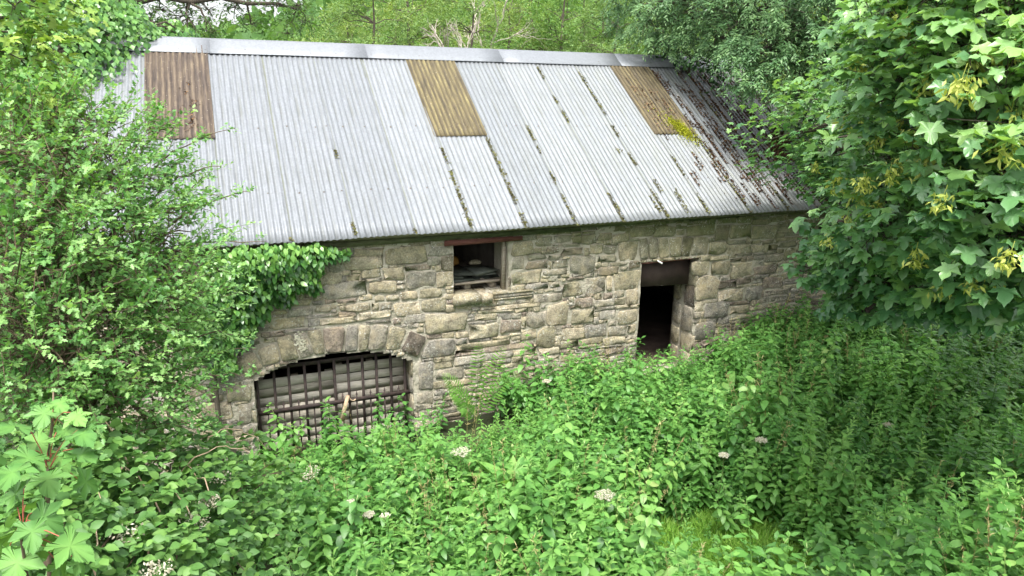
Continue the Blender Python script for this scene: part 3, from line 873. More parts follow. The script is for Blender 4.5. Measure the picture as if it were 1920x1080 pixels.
# ---------------------------------------------------------------- roof
roof = bpy.data.objects.new('roof', None); COL.objects.link(roof); roof.parent = barn
R_ROOF = Matrix.Rotation(SLOPE, 4, 'X')
def roof_pt(x, s_, n_=0.0):
    return np.array([x, EAVE_Y + s_ * math.cos(SLOPE) - n_ * math.sin(SLOPE), EAVE_Z + s_ * math.sin(SLOPE) + n_ * math.cos(SLOPE)])

PITCHC = WSHEET / 10
def sheet_mesh(name, w, s0, s1, lift=0.008, th=0.0012, wav=.0035):
    nx = int(round(w / PITCHC * 8)); ny = 14
    x = np.linspace(0, w, nx + 1); y = np.linspace(s0, s1, ny + 1)
    X, Y = np.meshgrid(x, y)
    Z = .0088 * np.cos(X / PITCHC * 2 * math.pi) + lift * (X / w) + wav * np.sin(Y * 2.1 + RNG.uniform(0, 6)) * np.sin(X * 3 + RNG.uniform(0, 6))
    top = np.stack([X, Y, Z], -1).reshape(-1, 3); bot = top - [0, 0, th]
    n = len(top); i = (np.arange(ny)[:, None] * (nx + 1) + np.arange(nx)[None]).ravel()
    q = np.stack([i, i + 1, i + nx + 2, i + nx + 1], -1)
    e0 = np.arange(nx); e1 = e0 + ny * (nx + 1); l0 = np.arange(ny) * (nx + 1); l1 = l0 + nx
    qs = [q, q[:, ::-1] + n,
          np.stack([e0 + 1, e0, e0 + n, e0 + 1 + n], -1), np.stack([e1, e1 + 1, e1 + 1 + n, e1 + n], -1),
          np.stack([l0, l0 + nx + 1, l0 + nx + 1 + n, l0 + n], -1), np.stack([l1 + nx + 1, l1, l1 + n, l1 + nx + 1 + n], -1)]
    return np_mesh(name, np.concatenate([top, bot]), np.concatenate(qs))

def place_sheet(name, k, s0, s1, mat, extra=0.0, raise_=0.0):
    me = sheet_mesh(name, WSHEET + PITCHC * .62 + extra, s0, s1)
    o = link(name, me, roof, mat)
    p = roof_pt(k * WSHEET - extra / 2, 0, .012 + raise_)
    o.matrix_local = Matrix.Translation(Vector(p)) @ R_ROOF @ Matrix.Rotation(RNG.normal(0, .0012), 4, 'Z')
    return o
for k in range(-2, 13):
    e = RNG.uniform(-.012, .012)
    if k in (-1, 4, 9):
        place_sheet('metal_sheet', k, e, 2.1, M_METAL)
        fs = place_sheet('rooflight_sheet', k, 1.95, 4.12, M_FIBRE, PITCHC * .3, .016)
        fs.color = {-1: (.78, .70, .78, 1), 4: (1.0, .98, .70, 1), 9: (.86, .82, .62, 1)}[k]
        fs['label'] = {-1: 'brown stained rooflight sheet nearest the ivy', 4: 'mustard yellow rooflight sheet above the window', 9: 'rooflight sheet with yellow moss at its foot'}[k]
    else:
        place_sheet('metal_sheet', k, e, 4.12, M_METAL)
# the far slope
me = sheet_mesh('rear_sheeting', 15 * WSHEET, 0, 4.12, 0)
o = link('rear_sheeting', me, roof, M_METAL)
o.matrix_local = Matrix.Translation(Vector((-2 * WSHEET + 15 * WSHEET, 6.85, EAVE_Z + .012))) @ Matrix.Rotation(math.pi, 4, 'Z') @ R_ROOF
# ridge capping in lengths
cuts = [-1.56, .05, 2.38, 4.72, 7.06, 9.40, 9.95]
for a, b in zip(cuts[:-1], cuts[1:]):
    lift = RNG.uniform(.041, .043)
    prof = [roof_pt(0, 3.925, lift - .006), roof_pt(0, 3.93, lift), roof_pt(0, 4.10, lift + .002), roof_pt(0, 4.27, lift), np.array([0, 3.30, 5.53 + lift + .005])]
    prof += [np.array([0, 6.6 - q[1], q[2]]) for q in prof[-2::-1]]
    prof = np.array(prof); nn = len(prof)
    xs = np.linspace(a, b + .05, 7)
    V = np.concatenate([prof + [x, 0, RNG.normal(0, .0007)] for x in xs])
    i = (np.arange(6)[:, None] * nn + np.arange(nn - 1)[None]).ravel()
    cp = link('ridge_cap', np_mesh('ridge_cap', V, np.stack([i, i + nn, i + nn + 1, i + 1], -1), False), roof, M_CAP)
    md = cp.modifiers.new('thickness', 'SOLIDIFY'); md.thickness = .002
# purlins under the sheets
for s_ in (.12, 1.0, 2.1, 3.2, 4.1):
    p = roof_pt(4.15, s_, -.06)
    b = Soup(); b.box((0, 0, 0), (11.1, .08, .09)); bo = b.obj('purlin', M_WOOD, roof, False)
    bo.matrix_local = Matrix.Translation(Vector(p)) @ R_ROOF
# bolts
s = Soup()
for row, off in ((.86, 0), (2.19, .05), (4.02, .02)):
    x = -1.3
    while x < 9.7:
        pz = .036 if row > 4 else .024
        xx = x if row > 4 else round(x / PITCHC) * PITCHC
        p = roof_pt(xx, row + RNG.normal(0, .012), pz)
        s.tube([p - roof_pt(0, 0, 0) * 0 - [0, 0, .012], p + [0, -.004, .008]], [.014, .010], 6)
        s.tube([p + [0, -.004, .008], p + [0, -.004, .009]], [.010, .001], 6)
        x += RNG.choice([.19, .23, .30, .38]) if row < 4 else RNG.uniform(.32, .62)
bo = s.obj('roof_bolts', M_BOLT, roof); set_tag(bo, kind='stuff')

# moss and litter lying in the corrugations
def litter(segs, soup, size, per_m, var=(.1, .9), wid=.02, hgt=.012):
    for x, s0, s1 in segs:
        n = max(2, int((s1 - s0) * per_m))
        ss = RNG.uniform(s0, s1, n); xx = x + RNG.normal(0, wid, n)
        P = np.stack([roof_pt(a, b, hgt + abs(RNG.normal(0, .008))) for a, b in zip(xx, ss)])
        D = norm(RNG.normal(0, 1, (n, 3)) * [1, 1, .35]); U = np.array([0, -.5, .85]) + RNG.normal(0, .45, (n, 3))
        soup.leaves(*T_SMALL, P, frames(D, U), size * RNG.uniform(.5, 1.3, n), RNG.uniform(*var, n))
seam = Soup()
SEAMS = {4: [(.05, .55), (.6, 1.2), (1.35, 1.7)], 5: [(.0, .3), (.45, 1.0), (1.05, 1.9)], 6: [(.0, .62), (.85, 1.1), (1.55, 1.7), (1.85, 2.2)], 7: [(.0, .6), (2.3, 2.6), (2.8, 3.0), (3.5, 3.85)],
         8: [(.0, .65), (1.2, 1.5), (1.9, 2.2), (2.5, 3.7)], 9: [(.05, .5), (.9, 1.4)], 10: [(.0, .9), (1.1, 1.9)], 11: [(0, 1.4), (2, 3.2)], 12: [(0, 2.6)], 2: [(.05, .3), (1.5, 1.7)], 3: [(.02, .1)], 1: [(.02, .06)]}
sg = []
for k, lst in SEAMS.items():
    for a, b in lst: sg.append((k * WSHEET + PITCHC * .5, a, b))
sg += [(5.98, 1.5, 1.62), (6.3, .55, .85), (6.05, .15, .5), (6.55, .1, .6)]
litter(sg, seam, .040, 260, (.2, .9), .014)
so = seam.obj('seam_moss', M_SEAMMOSS, roof); set_tag(so, kind='stuff')
lit = Soup(); sg = []
for i in range(300):
    x = 7.0 + 2.9 * RNG.beta(1.7, 1.15)
    x = round((x - PITCHC / 2) / PITCHC) * PITCHC + PITCHC / 2
    a = RNG.uniform(.05, 3.7); sg.append((x, a, min(3.85, a + RNG.gamma(1.6, .22))))
litter(sg, lit, .036, 190, (.0, .8), .008)
sg = []
for i in range(70):                       # drifts by the right verge
    x = RNG.uniform(9.0, 9.85); a = RNG.uniform(0.1, 1.9) if x > 9.3 else RNG.uniform(1.1, 1.7); sg.append((x, a, a + RNG.uniform(.1, .3)))
litter(sg, lit, .055, 190, (.2, .9), .06, .03)
sg = [(7.0 + RNG.uniform(0, .55), a, a + .12) for a in RNG.uniform(2.0, 3.2, 60)] + [(-.25 + RNG.normal(0, .07), a, a + .12) for a in RNG.uniform(2.1, 3.1, 18)]
sg += [(3.3 + RNG.uniform(0, .5), a, a + .05) for a in RNG.uniform(2.05, 2.9, 14)]
litter(sg, lit, .034, 60, (.1, 1), .02, .03)
lo = lit.obj('leaf_litter', M_LITTER, roof); set_tag(lo, kind='stuff')
ms = Soup()
n = 2600; q = RNG.normal(0, 1, (n, 2)) * [.085, .17] * (1 + .5 * np.sin(RNG.integers(0, 7, (n, 1)) * 2.1)); sxy = q + [7.44 - .0, 2.08]; sxy[:, 0] += -(q[:, 1]) * .25
P = np.stack([roof_pt(a, b, .03 + .035 * math.exp(-((c / .1) ** 2 + (d / .2) ** 2)) * RNG.uniform(.3, 1)) for (a, b), (c, d) in zip(sxy, q)])
ms.leaves(*T_SMALL, P, frames(norm(RNG.normal(size=(n, 3)) + [0, 0, .8]), RNG.normal(size=(n, 3)) + [0, -.5, .8]), RNG.uniform(.015, .035, n), RNG.uniform(0, 1, n))
mo = ms.obj('moss_cushion', M_MOSSCLUMP, roof); set_tag(mo, kind='stuff')

# ================================================================== GATE, PALLETS and what the openings hold
gate = thing('iron_gate', 'rusty iron bar gate across the low arched opening', 'gate', (1.27, .16, .1))
def gpart(soup, name, mat=M_IRON, parent=gate):
    o = soup.obj(name, mat, parent, False)
    o.matrix_parent_inverse = Matrix.Translation(-parent.location)
    return o
GY = .16
tl, tr = on_y(480, 705, GY), on_y(768, 660, GY); ml, mr_ = on_y(480, 777, GY), on_y(768, 732, GY)
s = Soup(); s.box(((tl[0] + tr[0]) / 2, GY, 1.385), (tr[0] - tl[0], .022, .05)); gpart(s, 'top_rail')
mz = (ml[2] + mr_[2]) / 2
s = Soup(); s.box(((tl[0] + tr[0]) / 2, GY - .016, mz), (tr[0] - tl[0], .02, .055)); gpart(s, 'middle_rail')
s = Soup(); s.box(((tl[0] + tr[0]) / 2, GY, .16), (tr[0] - tl[0], .022, .05)); gpart(s, 'bottom_rail')
us = [480, 513, 541, 571, 599, 627, 653, 680, 706, 733, 759]
gxs = [on_y(u, 700, GY)[0] for u in us]
for i, x in enumerate(gxs):
    top = min(1.40, float(arch_z(np.array(min(max(x, ARX0 + .01), ARX1 - .01)))) - .03)
    s = Soup(); s.box((x, GY, (top + .1) / 2), (.034, .03, top - .1)); gpart(s, 'bar')
    if i < len(gxs) - 1:
        xm = (x + gxs[i + 1]) / 2
        s = Soup(); s.box((xm, GY, (mz + .06 + .1) / 2), (.018, .018, mz - .04)); s.add([(xm - .016, GY - .006, mz + .06), (xm + .016, GY - .006, mz + .06), (xm, GY, mz + .13), (xm, GY + .012, mz + .06)], [(0, 1, 2), (1, 3, 2), (3, 0, 2)])
        gpart(s, 'spiked_bar')

def pallet(label, x0, x1, z0, z1, y, lean, rows, gap):
    t = thing('pallet', label, 'pallet', ((x0 + x1) / 2, y, z0))
    h = (z1 - z0) / rows
    for i in range(rows):
        s = Soup(); s.box((0, 0, 0), (x1 - x0, .02, h - gap * RNG.uniform(.5, 1.4)), jitter=.004)
        o = s.obj('slat', M_PALLET, t, False); o.location = (RNG.normal(0, .012), lean * (i + .5) * h, (i + .5) * h); o.rotation_euler = (-lean * .8, RNG.normal(0, .008), 0)
    for x in (-.46, 0, .46):
        s = Soup(); s.box((0, 0, 0), (.09, .08, z1 - z0 + .0)); o = s.obj('stringer', M_WOOD, t, False); o.location = (x * (x1 - x0) * .95, .055 + lean * (z1 - z0) / 2, (z1 - z0) / 2); o.rotation_euler = (-lean * .9, 0, 0)
pallet('grey wooden pallet upright behind the left half of the iron gate', .25, 1.27, .02, 1.18, .24, .05, 9, .009)
pallet('grey wooden pallet upright behind the right half of the iron gate', 1.29, 2.26, .02, 1.25, .25, .05, 9, .014)
st = thing('wooden_stick', 'splintered pale stick leaning on the iron gate', 'stick', tuple(on_y(640, 785, .1)))
a, b = on_y(640, 790, .10), on_y(651, 741, .12)
s = Soup(); s.box((0, 0, 0), (.05, .02, np.linalg.norm(b - a)), jitter=.006); o = s.obj('shaft', M_PALEWOOD, st, False)
o.location = Vector((a + b) / 2) - st.location; o.rotation_euler = (0, math.atan2(b[0] - a[0], b[2] - a[2]), 0)
ch = Soup(); a, b = on_y(652, 741, .12), on_y(667, 748, .13)
ch.tube(curve(a, b, -.05, 8), .010, 6); c = ch.obj('rope_loop', M_PALEWOOD); set_tag(c, 'frayed pale rope looped on the gate rail', 'rope')

# slates on a pallet in the loft window
lp = thing('loft_pallet', 'low wooden pallet carrying slates inside the square window', 'pallet', (3.3, .42, 2.17))
for dz, hh, nm in ((.115, .03, 'deck_board'),):
    for k in range(4):
        s = Soup(); s.box((0, 0, 0), (.80, .105, .024), jitter=.003); o = s.obj(nm, M_WOOD, lp, False); o.location = (0, -.20 + .13 * k, .105)
for x in (-.12, .26):
    s = Soup(); s.box((0, 0, 0), (.09, .40, .09), jitter=.004); o = s.obj('block', M_WOOD, lp, False); o.location = (x, 0, .045)
for i in range(16):
    s = Soup(); w, d = RNG.uniform(.26, .44), RNG.uniform(.22, .34); s.box((0, 0, 0), (w, d, .012), jitter=.008)
    o = s.obj('slate', M_SLATE, None, False)
    k = i // 2
    o.location = (3.08 + .36 * (i % 2) + RNG.normal(0, .05), .42 + RNG.normal(0, .05), 2.298 + .0165 * k + (.004 if i % 2 else 0)); o.rotation_euler = (RNG.normal(0, .03) + .06, RNG.normal(0, .03), RNG.normal(0, .25))
    set_tag(o, 'grey roof slate in the loose pile inside the square window', 'slate', 'slates piled in the window')
def lump(name, c, r, mat, label, cat, seed):
    rg = np.random.default_rng(seed); n1, n2 = 14, 9
    th = np.linspace(0, 2 * math.pi, n1, endpoint=False); ph = np.linspace(.05, math.pi - .05, n2)
    V = np.array([(math.cos(t) * math.sin(p), math.sin(t) * math.sin(p), math.cos(p)) for p in ph for t in th])
    V *= (1 + rg.normal(0, .10, (len(V), 1))); V = V * np.array(r) + np.array([0, 0, r[2]])
    f = []
    for a in range(n2 - 1):
        for b in range(n1):
            i0, i1 = a * n1 + b, a * n1 + (b + 1) % n1; f += [(i0, i0 + n1, i1 + n1), (i0, i1 + n1, i1)]
    o = link(name, np_mesh(name, V, np.array(f)), None, mat); o.location = c
    return set_tag(o, label, cat)
lump('sack', (3.06, .66, 2.42), (.13, .10, .075), M_SACK, 'crumpled orange sack on the slates in the window', 'sack', 3)
lump('rubble_lump', (3.42, .60, 2.42), (.10, .07, .04), M_STONE, 'pale grey stone lump on the slates in the window', 'stone', 5)

# ================================================================== VEGETATION
def blobs_px(lst):
    return [(at(u, v, d), r) for u, v, d, r in lst]

def child(soup, name, mat, root, stuff=False, smooth=True):
    o = soup.obj(name, mat, root, smooth)
    o.matrix_parent_inverse = Matrix.Translation(-root.location)
    if stuff: o['kind'] = 'stuff'
    return o

# ---------------------------------------------------------------- woodland behind the barn
def make_wood_tree(idx, h, spread, mat, density=1.0, slim=False):
    br, lf = Soup(), Soup()
    top = np.array([RNG.normal(0, .4), RNG.normal(0, .4), h * .86])
    path = curve((0, 0, -.3), top, 0, 7, .12)
    bl = []
    nb = int((22 if not slim else 16) * density) + 6
    for i in range(nb):
        t = RNG.uniform(.24, 1.0); ang = RNG.uniform(0, 2 * math.pi)
        rr = spread * (math.sin(math.pi * min(1, (t * .9) ** 1.1)) * .85 + .18) * RNG.uniform(.45, 1.0)
        bl.append((np.array([math.cos(ang) * rr, math.sin(ang) * rr, h * t]), RNG.uniform(.55, 1.15) * spread * .36))
    limbs_to(br, path, bl, .05 + h * .014, .04, fan=2)
    for c, r in bl:
        n = int(46 * density * (r / .8) ** 2) + 12
        P = in_ball(n, c, (r, r, r * .72), .35)
        D = norm(P - c + RNG.normal(0, .3, (n, 3)) + [0, 0, .25])
        spray_leaves(lf, T_SMALL, P, D, .42, 6, .17, 1.0, .2, .2, .15, .15, .75, .25)
    return br.mesh('trunk_mesh'), lf.mesh('crown_mesh'), mat

WOOD = [make_wood_tree(0, 11, 3.0, M_HILL[0]), make_wood_tree(1, 9.5, 2.8, M_HILL[1]), make_wood_tree(2, 8.5, 2.5, M_HILL[2], 1.0),
        make_wood_tree(3, 12, 2.2, M_HILL[0], .8, True), make_wood_tree(4, 10, 2.6, M_HILL[1], .75, True)]
WLAB = ['fresh green', 'deep green bushy', 'yellow green rounded', 'tall slender pale green', 'open crowned dark green']
def wood_tree(u, y, kind, vt, label, rot):
    vt = vt if vt is not None else (86 if u < 530 else 74 if u < 600 else 50 if u < 640 else 15 if u < 670 else RNG.uniform(-70, 10))
    d = ray(u, 100); p = CAM + d * ((y - CAM[1]) / d[1])
    x = p[0]; z = float(ground_z(x, y))
    sc = (on_y(u, vt, y)[2] - z) / (11, 9.5, 8.5, 12, 10)[kind]
    t = thing('woodland_tree', label, 'tree', (x, y, z), 'trees of the wood behind the barn')
    t.rotation_euler = (0, 0, rot); t.scale = (max(sc, .62) * RNG.uniform(.95, 1.15), max(sc, .62), sc)
    tm, cm, mt = WOOD[kind]
    a = link('trunk', tm, t, M_BARK); b = link('crown', cm, t)
    if not cm.materials: cm.materials.append(mt)
TREES = [  # u, y, kind, scale, where
    (420, 26, 1, .62, 'low bushy green tree left of the far wood, under the white sky'), (505, 30, 0, .66, 'small fresh green tree left of centre behind the ridge'),
    (560, 24, 2, .60, 'rounded yellow green tree just behind the ridge, left of centre'), (610, 33, 1, .78, 'deep green tree under the distant hilltop'),
    (655, 27, 2, .80, 'pale yellow green tree right of the gap of sky'), (700, 22, 0, .72, 'fresh green tree above the ridge left of the middle rooflight'),
    (735, 34, 3, .95, 'tall slender tree above the middle rooflight, further back'), (780, 25, 2, .86, 'yellow green rounded tree above the middle rooflight'),
    (830, 30, 4, .95, 'open crowned tree behind the bleached dead one'), (870, 21, 0, .70, 'fresh green tree low behind the ridge at mid roof'),
    (915, 36, 1, 1.05, 'deep green tree far back above mid roof'), (960, 26, 2, .88, 'yellow green tree at the middle of the skyline'),
    (1000, 31, 3, 1.0, 'tall slender tree right of the middle of the skyline'), (1045, 23, 1, .80, 'deep green bushy tree right of the middle of the ridge'),
    (1090, 28, 0, .95, 'fresh green tree above the ridge left of the right rooflight'), (1130, 34, 4, 1.1, 'open crowned tree far back above the right rooflight'),
    (1150, 20, 0, .72, 'low fresh green tree just above the right rooflight'), (1195, 26, 1, 1.0, 'deep green tree beside the ash at the roof end'),
    (1250, 24, 0, 1.0, 'fresh green tree half hidden behind the ash boughs'), (1330, 28, 1, 1.1, 'deep green tree wholly shaded behind the ash'),
    (1420, 22, 0, .95, 'green tree glimpsed behind the ash twigs right of the roof'), (1520, 24, 1, 1.0, 'green tree glimpsed between ash and sycamore'),
    (1600, 20, 2, .9, 'sunlit yellow green tree glimpsed through the gap right of the roof'), (330, 34, 0, .66, 'fresh green tree low behind the oak bough'),
    (465, 40, 1, .72, 'deep green tree in the notch of sky'), (640, 44, 0, 1.0, 'tree at the back of the wood below the hilltop'),
    (890, 46, 2, 1.2, 'yellow green tree at the very back of the wood'), (1060, 46, 0, 1.25, 'fresh green tree at the very back right of centre'), (770, 46, 1, 1.1, 'deep green tree at the very back left of centre'),
    (1490, 15, 2, .62, 'bright yellow green shrub lit behind the right roof end'), (990, 46, 1, 1.2, 'dark backmost tree at the middle of the skyline'), (700, 40, 4, 1.0, 'open crowned tree behind the fresh green ones')]
for i, (u, y, k, sc, lab) in enumerate(TREES):
    wood_tree(u, y, k, None, lab, i * 1.7)

def dead_tree(u, y, h, label, seed):
    d = ray(u, 100); p = CAM + d * ((y - CAM[1]) / d[1])
    z = float(ground_z(p[0], y))
    t = thing('dead_tree', label, 'tree', (p[0], y, z))
    s = Soup(); rg = np.random.default_rng(seed)
    def grow(a, d_, ln, r, lev):
        b = a + d_ * ln
        s.tube(curve(a, b, 0, 5, ln * .04), np.linspace(r, r * .6, 5), 5)
        if lev == 0: return
        for k in range(3 if lev > 1 else 4):
            nd = norm(d_ + rg.normal(0, .45, 3) + [0, 0, .15]); f_ = rg.uniform(.45, 1.0)
            grow(a + d_ * ln * f_, nd, ln * rg.uniform(.5, .72), r * .55, lev - 1)
    grow(np.zeros(3), norm(np.array([rg.normal(0, .1), 0, 1.0])), h * .42, .10, 4)
    s.obj('branches', M_PALEBARK, t)
dead_tree(858, 19, 6.6, 'bleached bare dead tree rising behind mid ridge', 4)
dead_tree(925, 23, 8.6, 'brownish bare dead tree right of the bleached one', 9)

# wooded hilltop, too far to tell its trees apart
def far_wood():
    lf = Soup(); n = 2600
    x = RNG.uniform(-140, 260, n); y = RNG.uniform(140, 300, n); z = ground_z(x, y)
    P = np.stack([x, y, z], -1)
    for k in range(4):
        Q = P + np.stack([RNG.normal(0, 1.6, n), RNG.normal(0, 1.6, n), RNG.uniform(1, 9, n)], -1)
        lf.leaves(*T_SIMPLE, Q, frames(norm(RNG.normal(size=(n, 3)) + [0, 0, .4]), RNG.normal(size=(n, 3)) + [0, -.6, .6]), RNG.uniform(2.5, 5, n), RNG.uniform(.0, .5, n))
    o = lf.obj('distant_wood', M_HILL[1]); set_tag(o, 'dark wood covering the distant hilltop', 'wood', kind='stuff')
far_wood()

# ---------------------------------------------------------------- oak bough against the sky, behind the left roof end
def blob_tree(name, label, cat, base, path, blobs, leafer, leafmat, r0, r1, twigmat=M_TWIG, fan=3, crown='crown', trunk_sides=8):
    t = thing(name, label, cat, tuple(base))
    br, lf = Soup(), Soup()
    limbs_to(br, path, blobs, r0, r1, fan)
    for c, r in blobs: leafer(lf, br, np.asarray(c), r)
    child(br, 'trunk', twigmat, t)
    if lf.n: child(lf, crown, leafmat, t)
    return t

def oak_leafer(lf, br, c, r):
    n = int(60 * (r / .6) ** 2)
    P = in_ball(n, c, (r * 1.3, r, r * .55), .2); D = norm((P - c) + RNG.normal(0, .4, (n, 3)))
    E_ = spray_leaves(lf, T_LOBED, P, D, .24, 6, .085, .9, .4, .2, .15, .2, .8, .2)
    thin_twigs(br, P, E_, .004); k = RNG.random(n) < .5
    thin_twigs(br, np.repeat(c[None], k.sum(), 0), P[k], .008)
bl = blobs_px([(300,18,17,.55),(345,30,17,.5),(390,18,17,.45),(440,14,17.2,.5),(470,45,17,.4),(520,12,17,.5),(560,10,17,.45),(350,62,16.5,.5),(400,60,16.5,.4),(255,30,16.5,.5),(300,60,16.5,.45),(575,40,17.5,.5),(200,10,16,.7),(140,-30,16,.9),(330,-60,17,.9),(480,-50,17,.8),(60,-10,16,.9),(540,62,18,.4)])
base = np.array([-4.2, 7.2, float(ground_z(-4.2, 7.2))])
p = at(240, 6, 16.5); q = at(560, 18, 17)
oak = blob_tree('oak_tree', 'dark leaved oak whose long bough crosses the white sky, top left', 'tree', base,
          np.concatenate([curve(base - [0, 0, .3], base + [.2, 0, 4.6], 0, 5, .03), curve(base + [.2, 0, 4.8], p, .2, 4, .05), curve(p, q, .12, 7, .05)]), bl, oak_leafer, M_OAK, .17, .025, M_BARK)

# ---------------------------------------------------------------- ash behind the right roof end
def ash_leafer(lf, br, c, r):
    n = int(52 * (r / .8) ** 2)
    P = in_ball(n, c, (r, r, r * .8), .25); D0 = norm((P - c) * [1, 1, .6] + RNG.normal(0, .25, (n, 3)) + [-.1, -.35, -.1])
    thin_twigs(br, np.repeat(c[None], n, 0) + RNG.normal(0, r * .3, (n, 3)), P, .007)
    for k in range(5):
        D = norm(D0 + RNG.normal(0, .5, (n, 3)) + [0, 0, -.25])
        spray_leaves(lf, T_NARROW, P, D, .30, 11, .088, .95, 1.0, .12, .35, .15, .85, .1, 1.0, (-.2, -.5, 0))
bl = blobs_px([(1215,20,14.5,.8),(1270,40,14.2,.8),(1330,20,14,.9),(1345,70,13.4,.5),(1400,30,13.2,.9),(1440,95,12.8,.75),(1420,150,12.4,.45),(1500,60,12.8,.9),(1480,140,12.6,.6),(1550,140,12.8,.8),(1570,30,13,.9),(1445,190,12.2,.22),(1400,105,12.6,.4),(1560,230,13.5,.8),(1620,200,13,.9),(1640,60,13,1),(1350,-60,13.5,1.1),(1500,-70,13,1.2),(1640,-80,13,1.2),(1230,-50,14.5,1.0),(1700,100,13,1.0)])
base = np.array([11.6, 2.2, float(ground_z(11.6, 2.2))])
p = at(1625, 120, 13.6)
blob_tree('ash_tree', 'feathery leaved ash drooping over the right roof end', 'tree', base, np.concatenate([curve(base - [0, 0, .3], p, 0, 6, .06), curve(p, p + [-.2, .3, 3.6], 0, 5, .08)[1:]]), bl, ash_leafer, M_ASH, .24, .08, M_BARK)

# dark evergreen growth at the right verge
def holly_leafer(lf, br, c, r):
    n = int(300 * (r / .5) ** 2)
    P = in_ball(n, c, r, .55); nr = norm(P - c)
    lf.leaves(*T_SIMPLE, P, frames(norm(RNG.normal(size=(n, 3)) + [0, 0, -.4]), nr + RNG.normal(0, .5, (n, 3)) + [0, 0, .5]), RNG.uniform(.07, .13, n), RNG.uniform(.1, .8, n))
for name, lab, lst, bs in (
    ('holly_bush', 'dark evergreen bush beside the right eaves end', [(1545,345,13,.32),(1575,330,13.2,.4),(1600,400,13.2,.5),(1560,370,13,.3),(1600,470,13,.5)], (10.7, .1)),
    ('ivy_clad_shrub', 'dark shrub filling the gap between ash and sycamore', [(1530,220,14.6,.6),(1560,280,14.2,.6),(1620,300,14,.7),(1680,330,13.5,.8),(1520,270,15,.5),(1640,400,13.5,.7),(1720,250,14,1.0)], (12.4, 3.0)),
    ('evergreen_shrub', 'dark green growth hanging over the ridge end', [(1290,100,14.4,.35),(1330,115,14.0,.3),(1345,145,13.6,.28),(1240,95,14.6,.25)], (9.6, 6.9))):
    base = np.array([bs[0], bs[1], float(ground_z(*bs))])
    b_ = blobs_px(lst)
    blob_tree(name, lab, 'bush', base, curve(base - [0, 0, .2], np.mean([c for c, r in b_], 0), 0, 6, .05), b_, holly_leafer, M_DARKLEAF, .08, .03, M_BARK, 1)

# ---------------------------------------------------------------- ivy
def ivy_leafer(dens, size, outward=(0, -.4, .3)):
    def f(lf, br, c, r):
        n = int(dens * (np.mean(r) / .5) ** 2)
        P = in_ball(n, c, r, .8); nr = norm(P - c)
        D = norm(np.array([0, -.15, -1.0]) + nr * .35 + RNG.normal(0, .35, (n, 3)))
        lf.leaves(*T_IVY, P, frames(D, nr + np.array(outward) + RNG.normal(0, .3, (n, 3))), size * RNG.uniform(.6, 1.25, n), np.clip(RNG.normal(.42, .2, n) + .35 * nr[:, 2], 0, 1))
    return f
bl = blobs_px([(150,60,12.2,.75),(225,85,12.3,.6),(268,85,12.4,.38),(110,140,11.8,.75),(190,160,11.8,.6),(250,135,12,.35),(60,110,12,.8),(150,210,11.6,.5),(200,40,12.6,.55),(110,20,12.6,.8),(285,110,12.1,.2),(292,95,12.2,.16),(240,165,11.8,.22),(60,220,11.4,.7),(20,40,12.4,.9),(330,62,13,.22),(355,68,13.1,.14)])
base = np.array([-2.0, 1.6, float(ground_z(-2.0, 1.6))])
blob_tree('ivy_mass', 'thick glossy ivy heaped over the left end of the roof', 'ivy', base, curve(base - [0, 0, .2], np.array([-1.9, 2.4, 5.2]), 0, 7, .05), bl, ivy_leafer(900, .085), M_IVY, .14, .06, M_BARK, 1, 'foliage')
def wall_b(lst): return [(on_y(u, v, y), r) for u, v, y, r in lst]
bl = wall_b([(415,505,-.25,.26),(455,495,-.3,.24),(500,490,-.3,.24),(545,483,-.28,.2),(590,476,-.22,.16),(620,473,-.18,.10),(644,474,-.15,.07),(470,540,-.2,.24),(520,525,-.22,.2),(560,520,-.2,.17),(585,505,-.18,.13),(430,580,-.2,.25),(480,580,-.12,.18),(530,555,-.12,.13),(425,630,-.15,.2),(455,620,-.12,.15),(420,680,-.12,.15),(395,650,-.15,.2),(590,535,-.12,.09),(380,560,-.3,.3),(370,620,-.3,.25)])
def wall_ivy_leafer(lf, br, c, r):
    n = int(330 * (r / .25) ** 2) + 12
    P = in_ball(n, c, (r, r * .7, r), .6); nr = norm(P - c)
    D = norm(np.array([0.1, -.3, -.9]) + RNG.normal(0, .4, (n, 3)))
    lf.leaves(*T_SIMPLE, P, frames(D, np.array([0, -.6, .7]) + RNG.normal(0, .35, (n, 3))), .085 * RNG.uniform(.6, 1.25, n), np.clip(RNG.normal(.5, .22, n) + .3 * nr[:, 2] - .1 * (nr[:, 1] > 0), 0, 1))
base = np.array([-.3, -.12, float(ground_z(-.3, -.12))])
blob_tree('wall_ivy', 'bright green ivy spilling along the wall under the left eaves', 'ivy', base, np.concatenate([curve(base, (-.1, -.1, 2.0), 0, 5, .03), curve((0., -.1, 2.2), (1.3, -.12, 2.9), .05, 6, .02)]), bl, wall_ivy_leafer, M_IVY, .035, .012, M_BARK, 1, 'foliage')

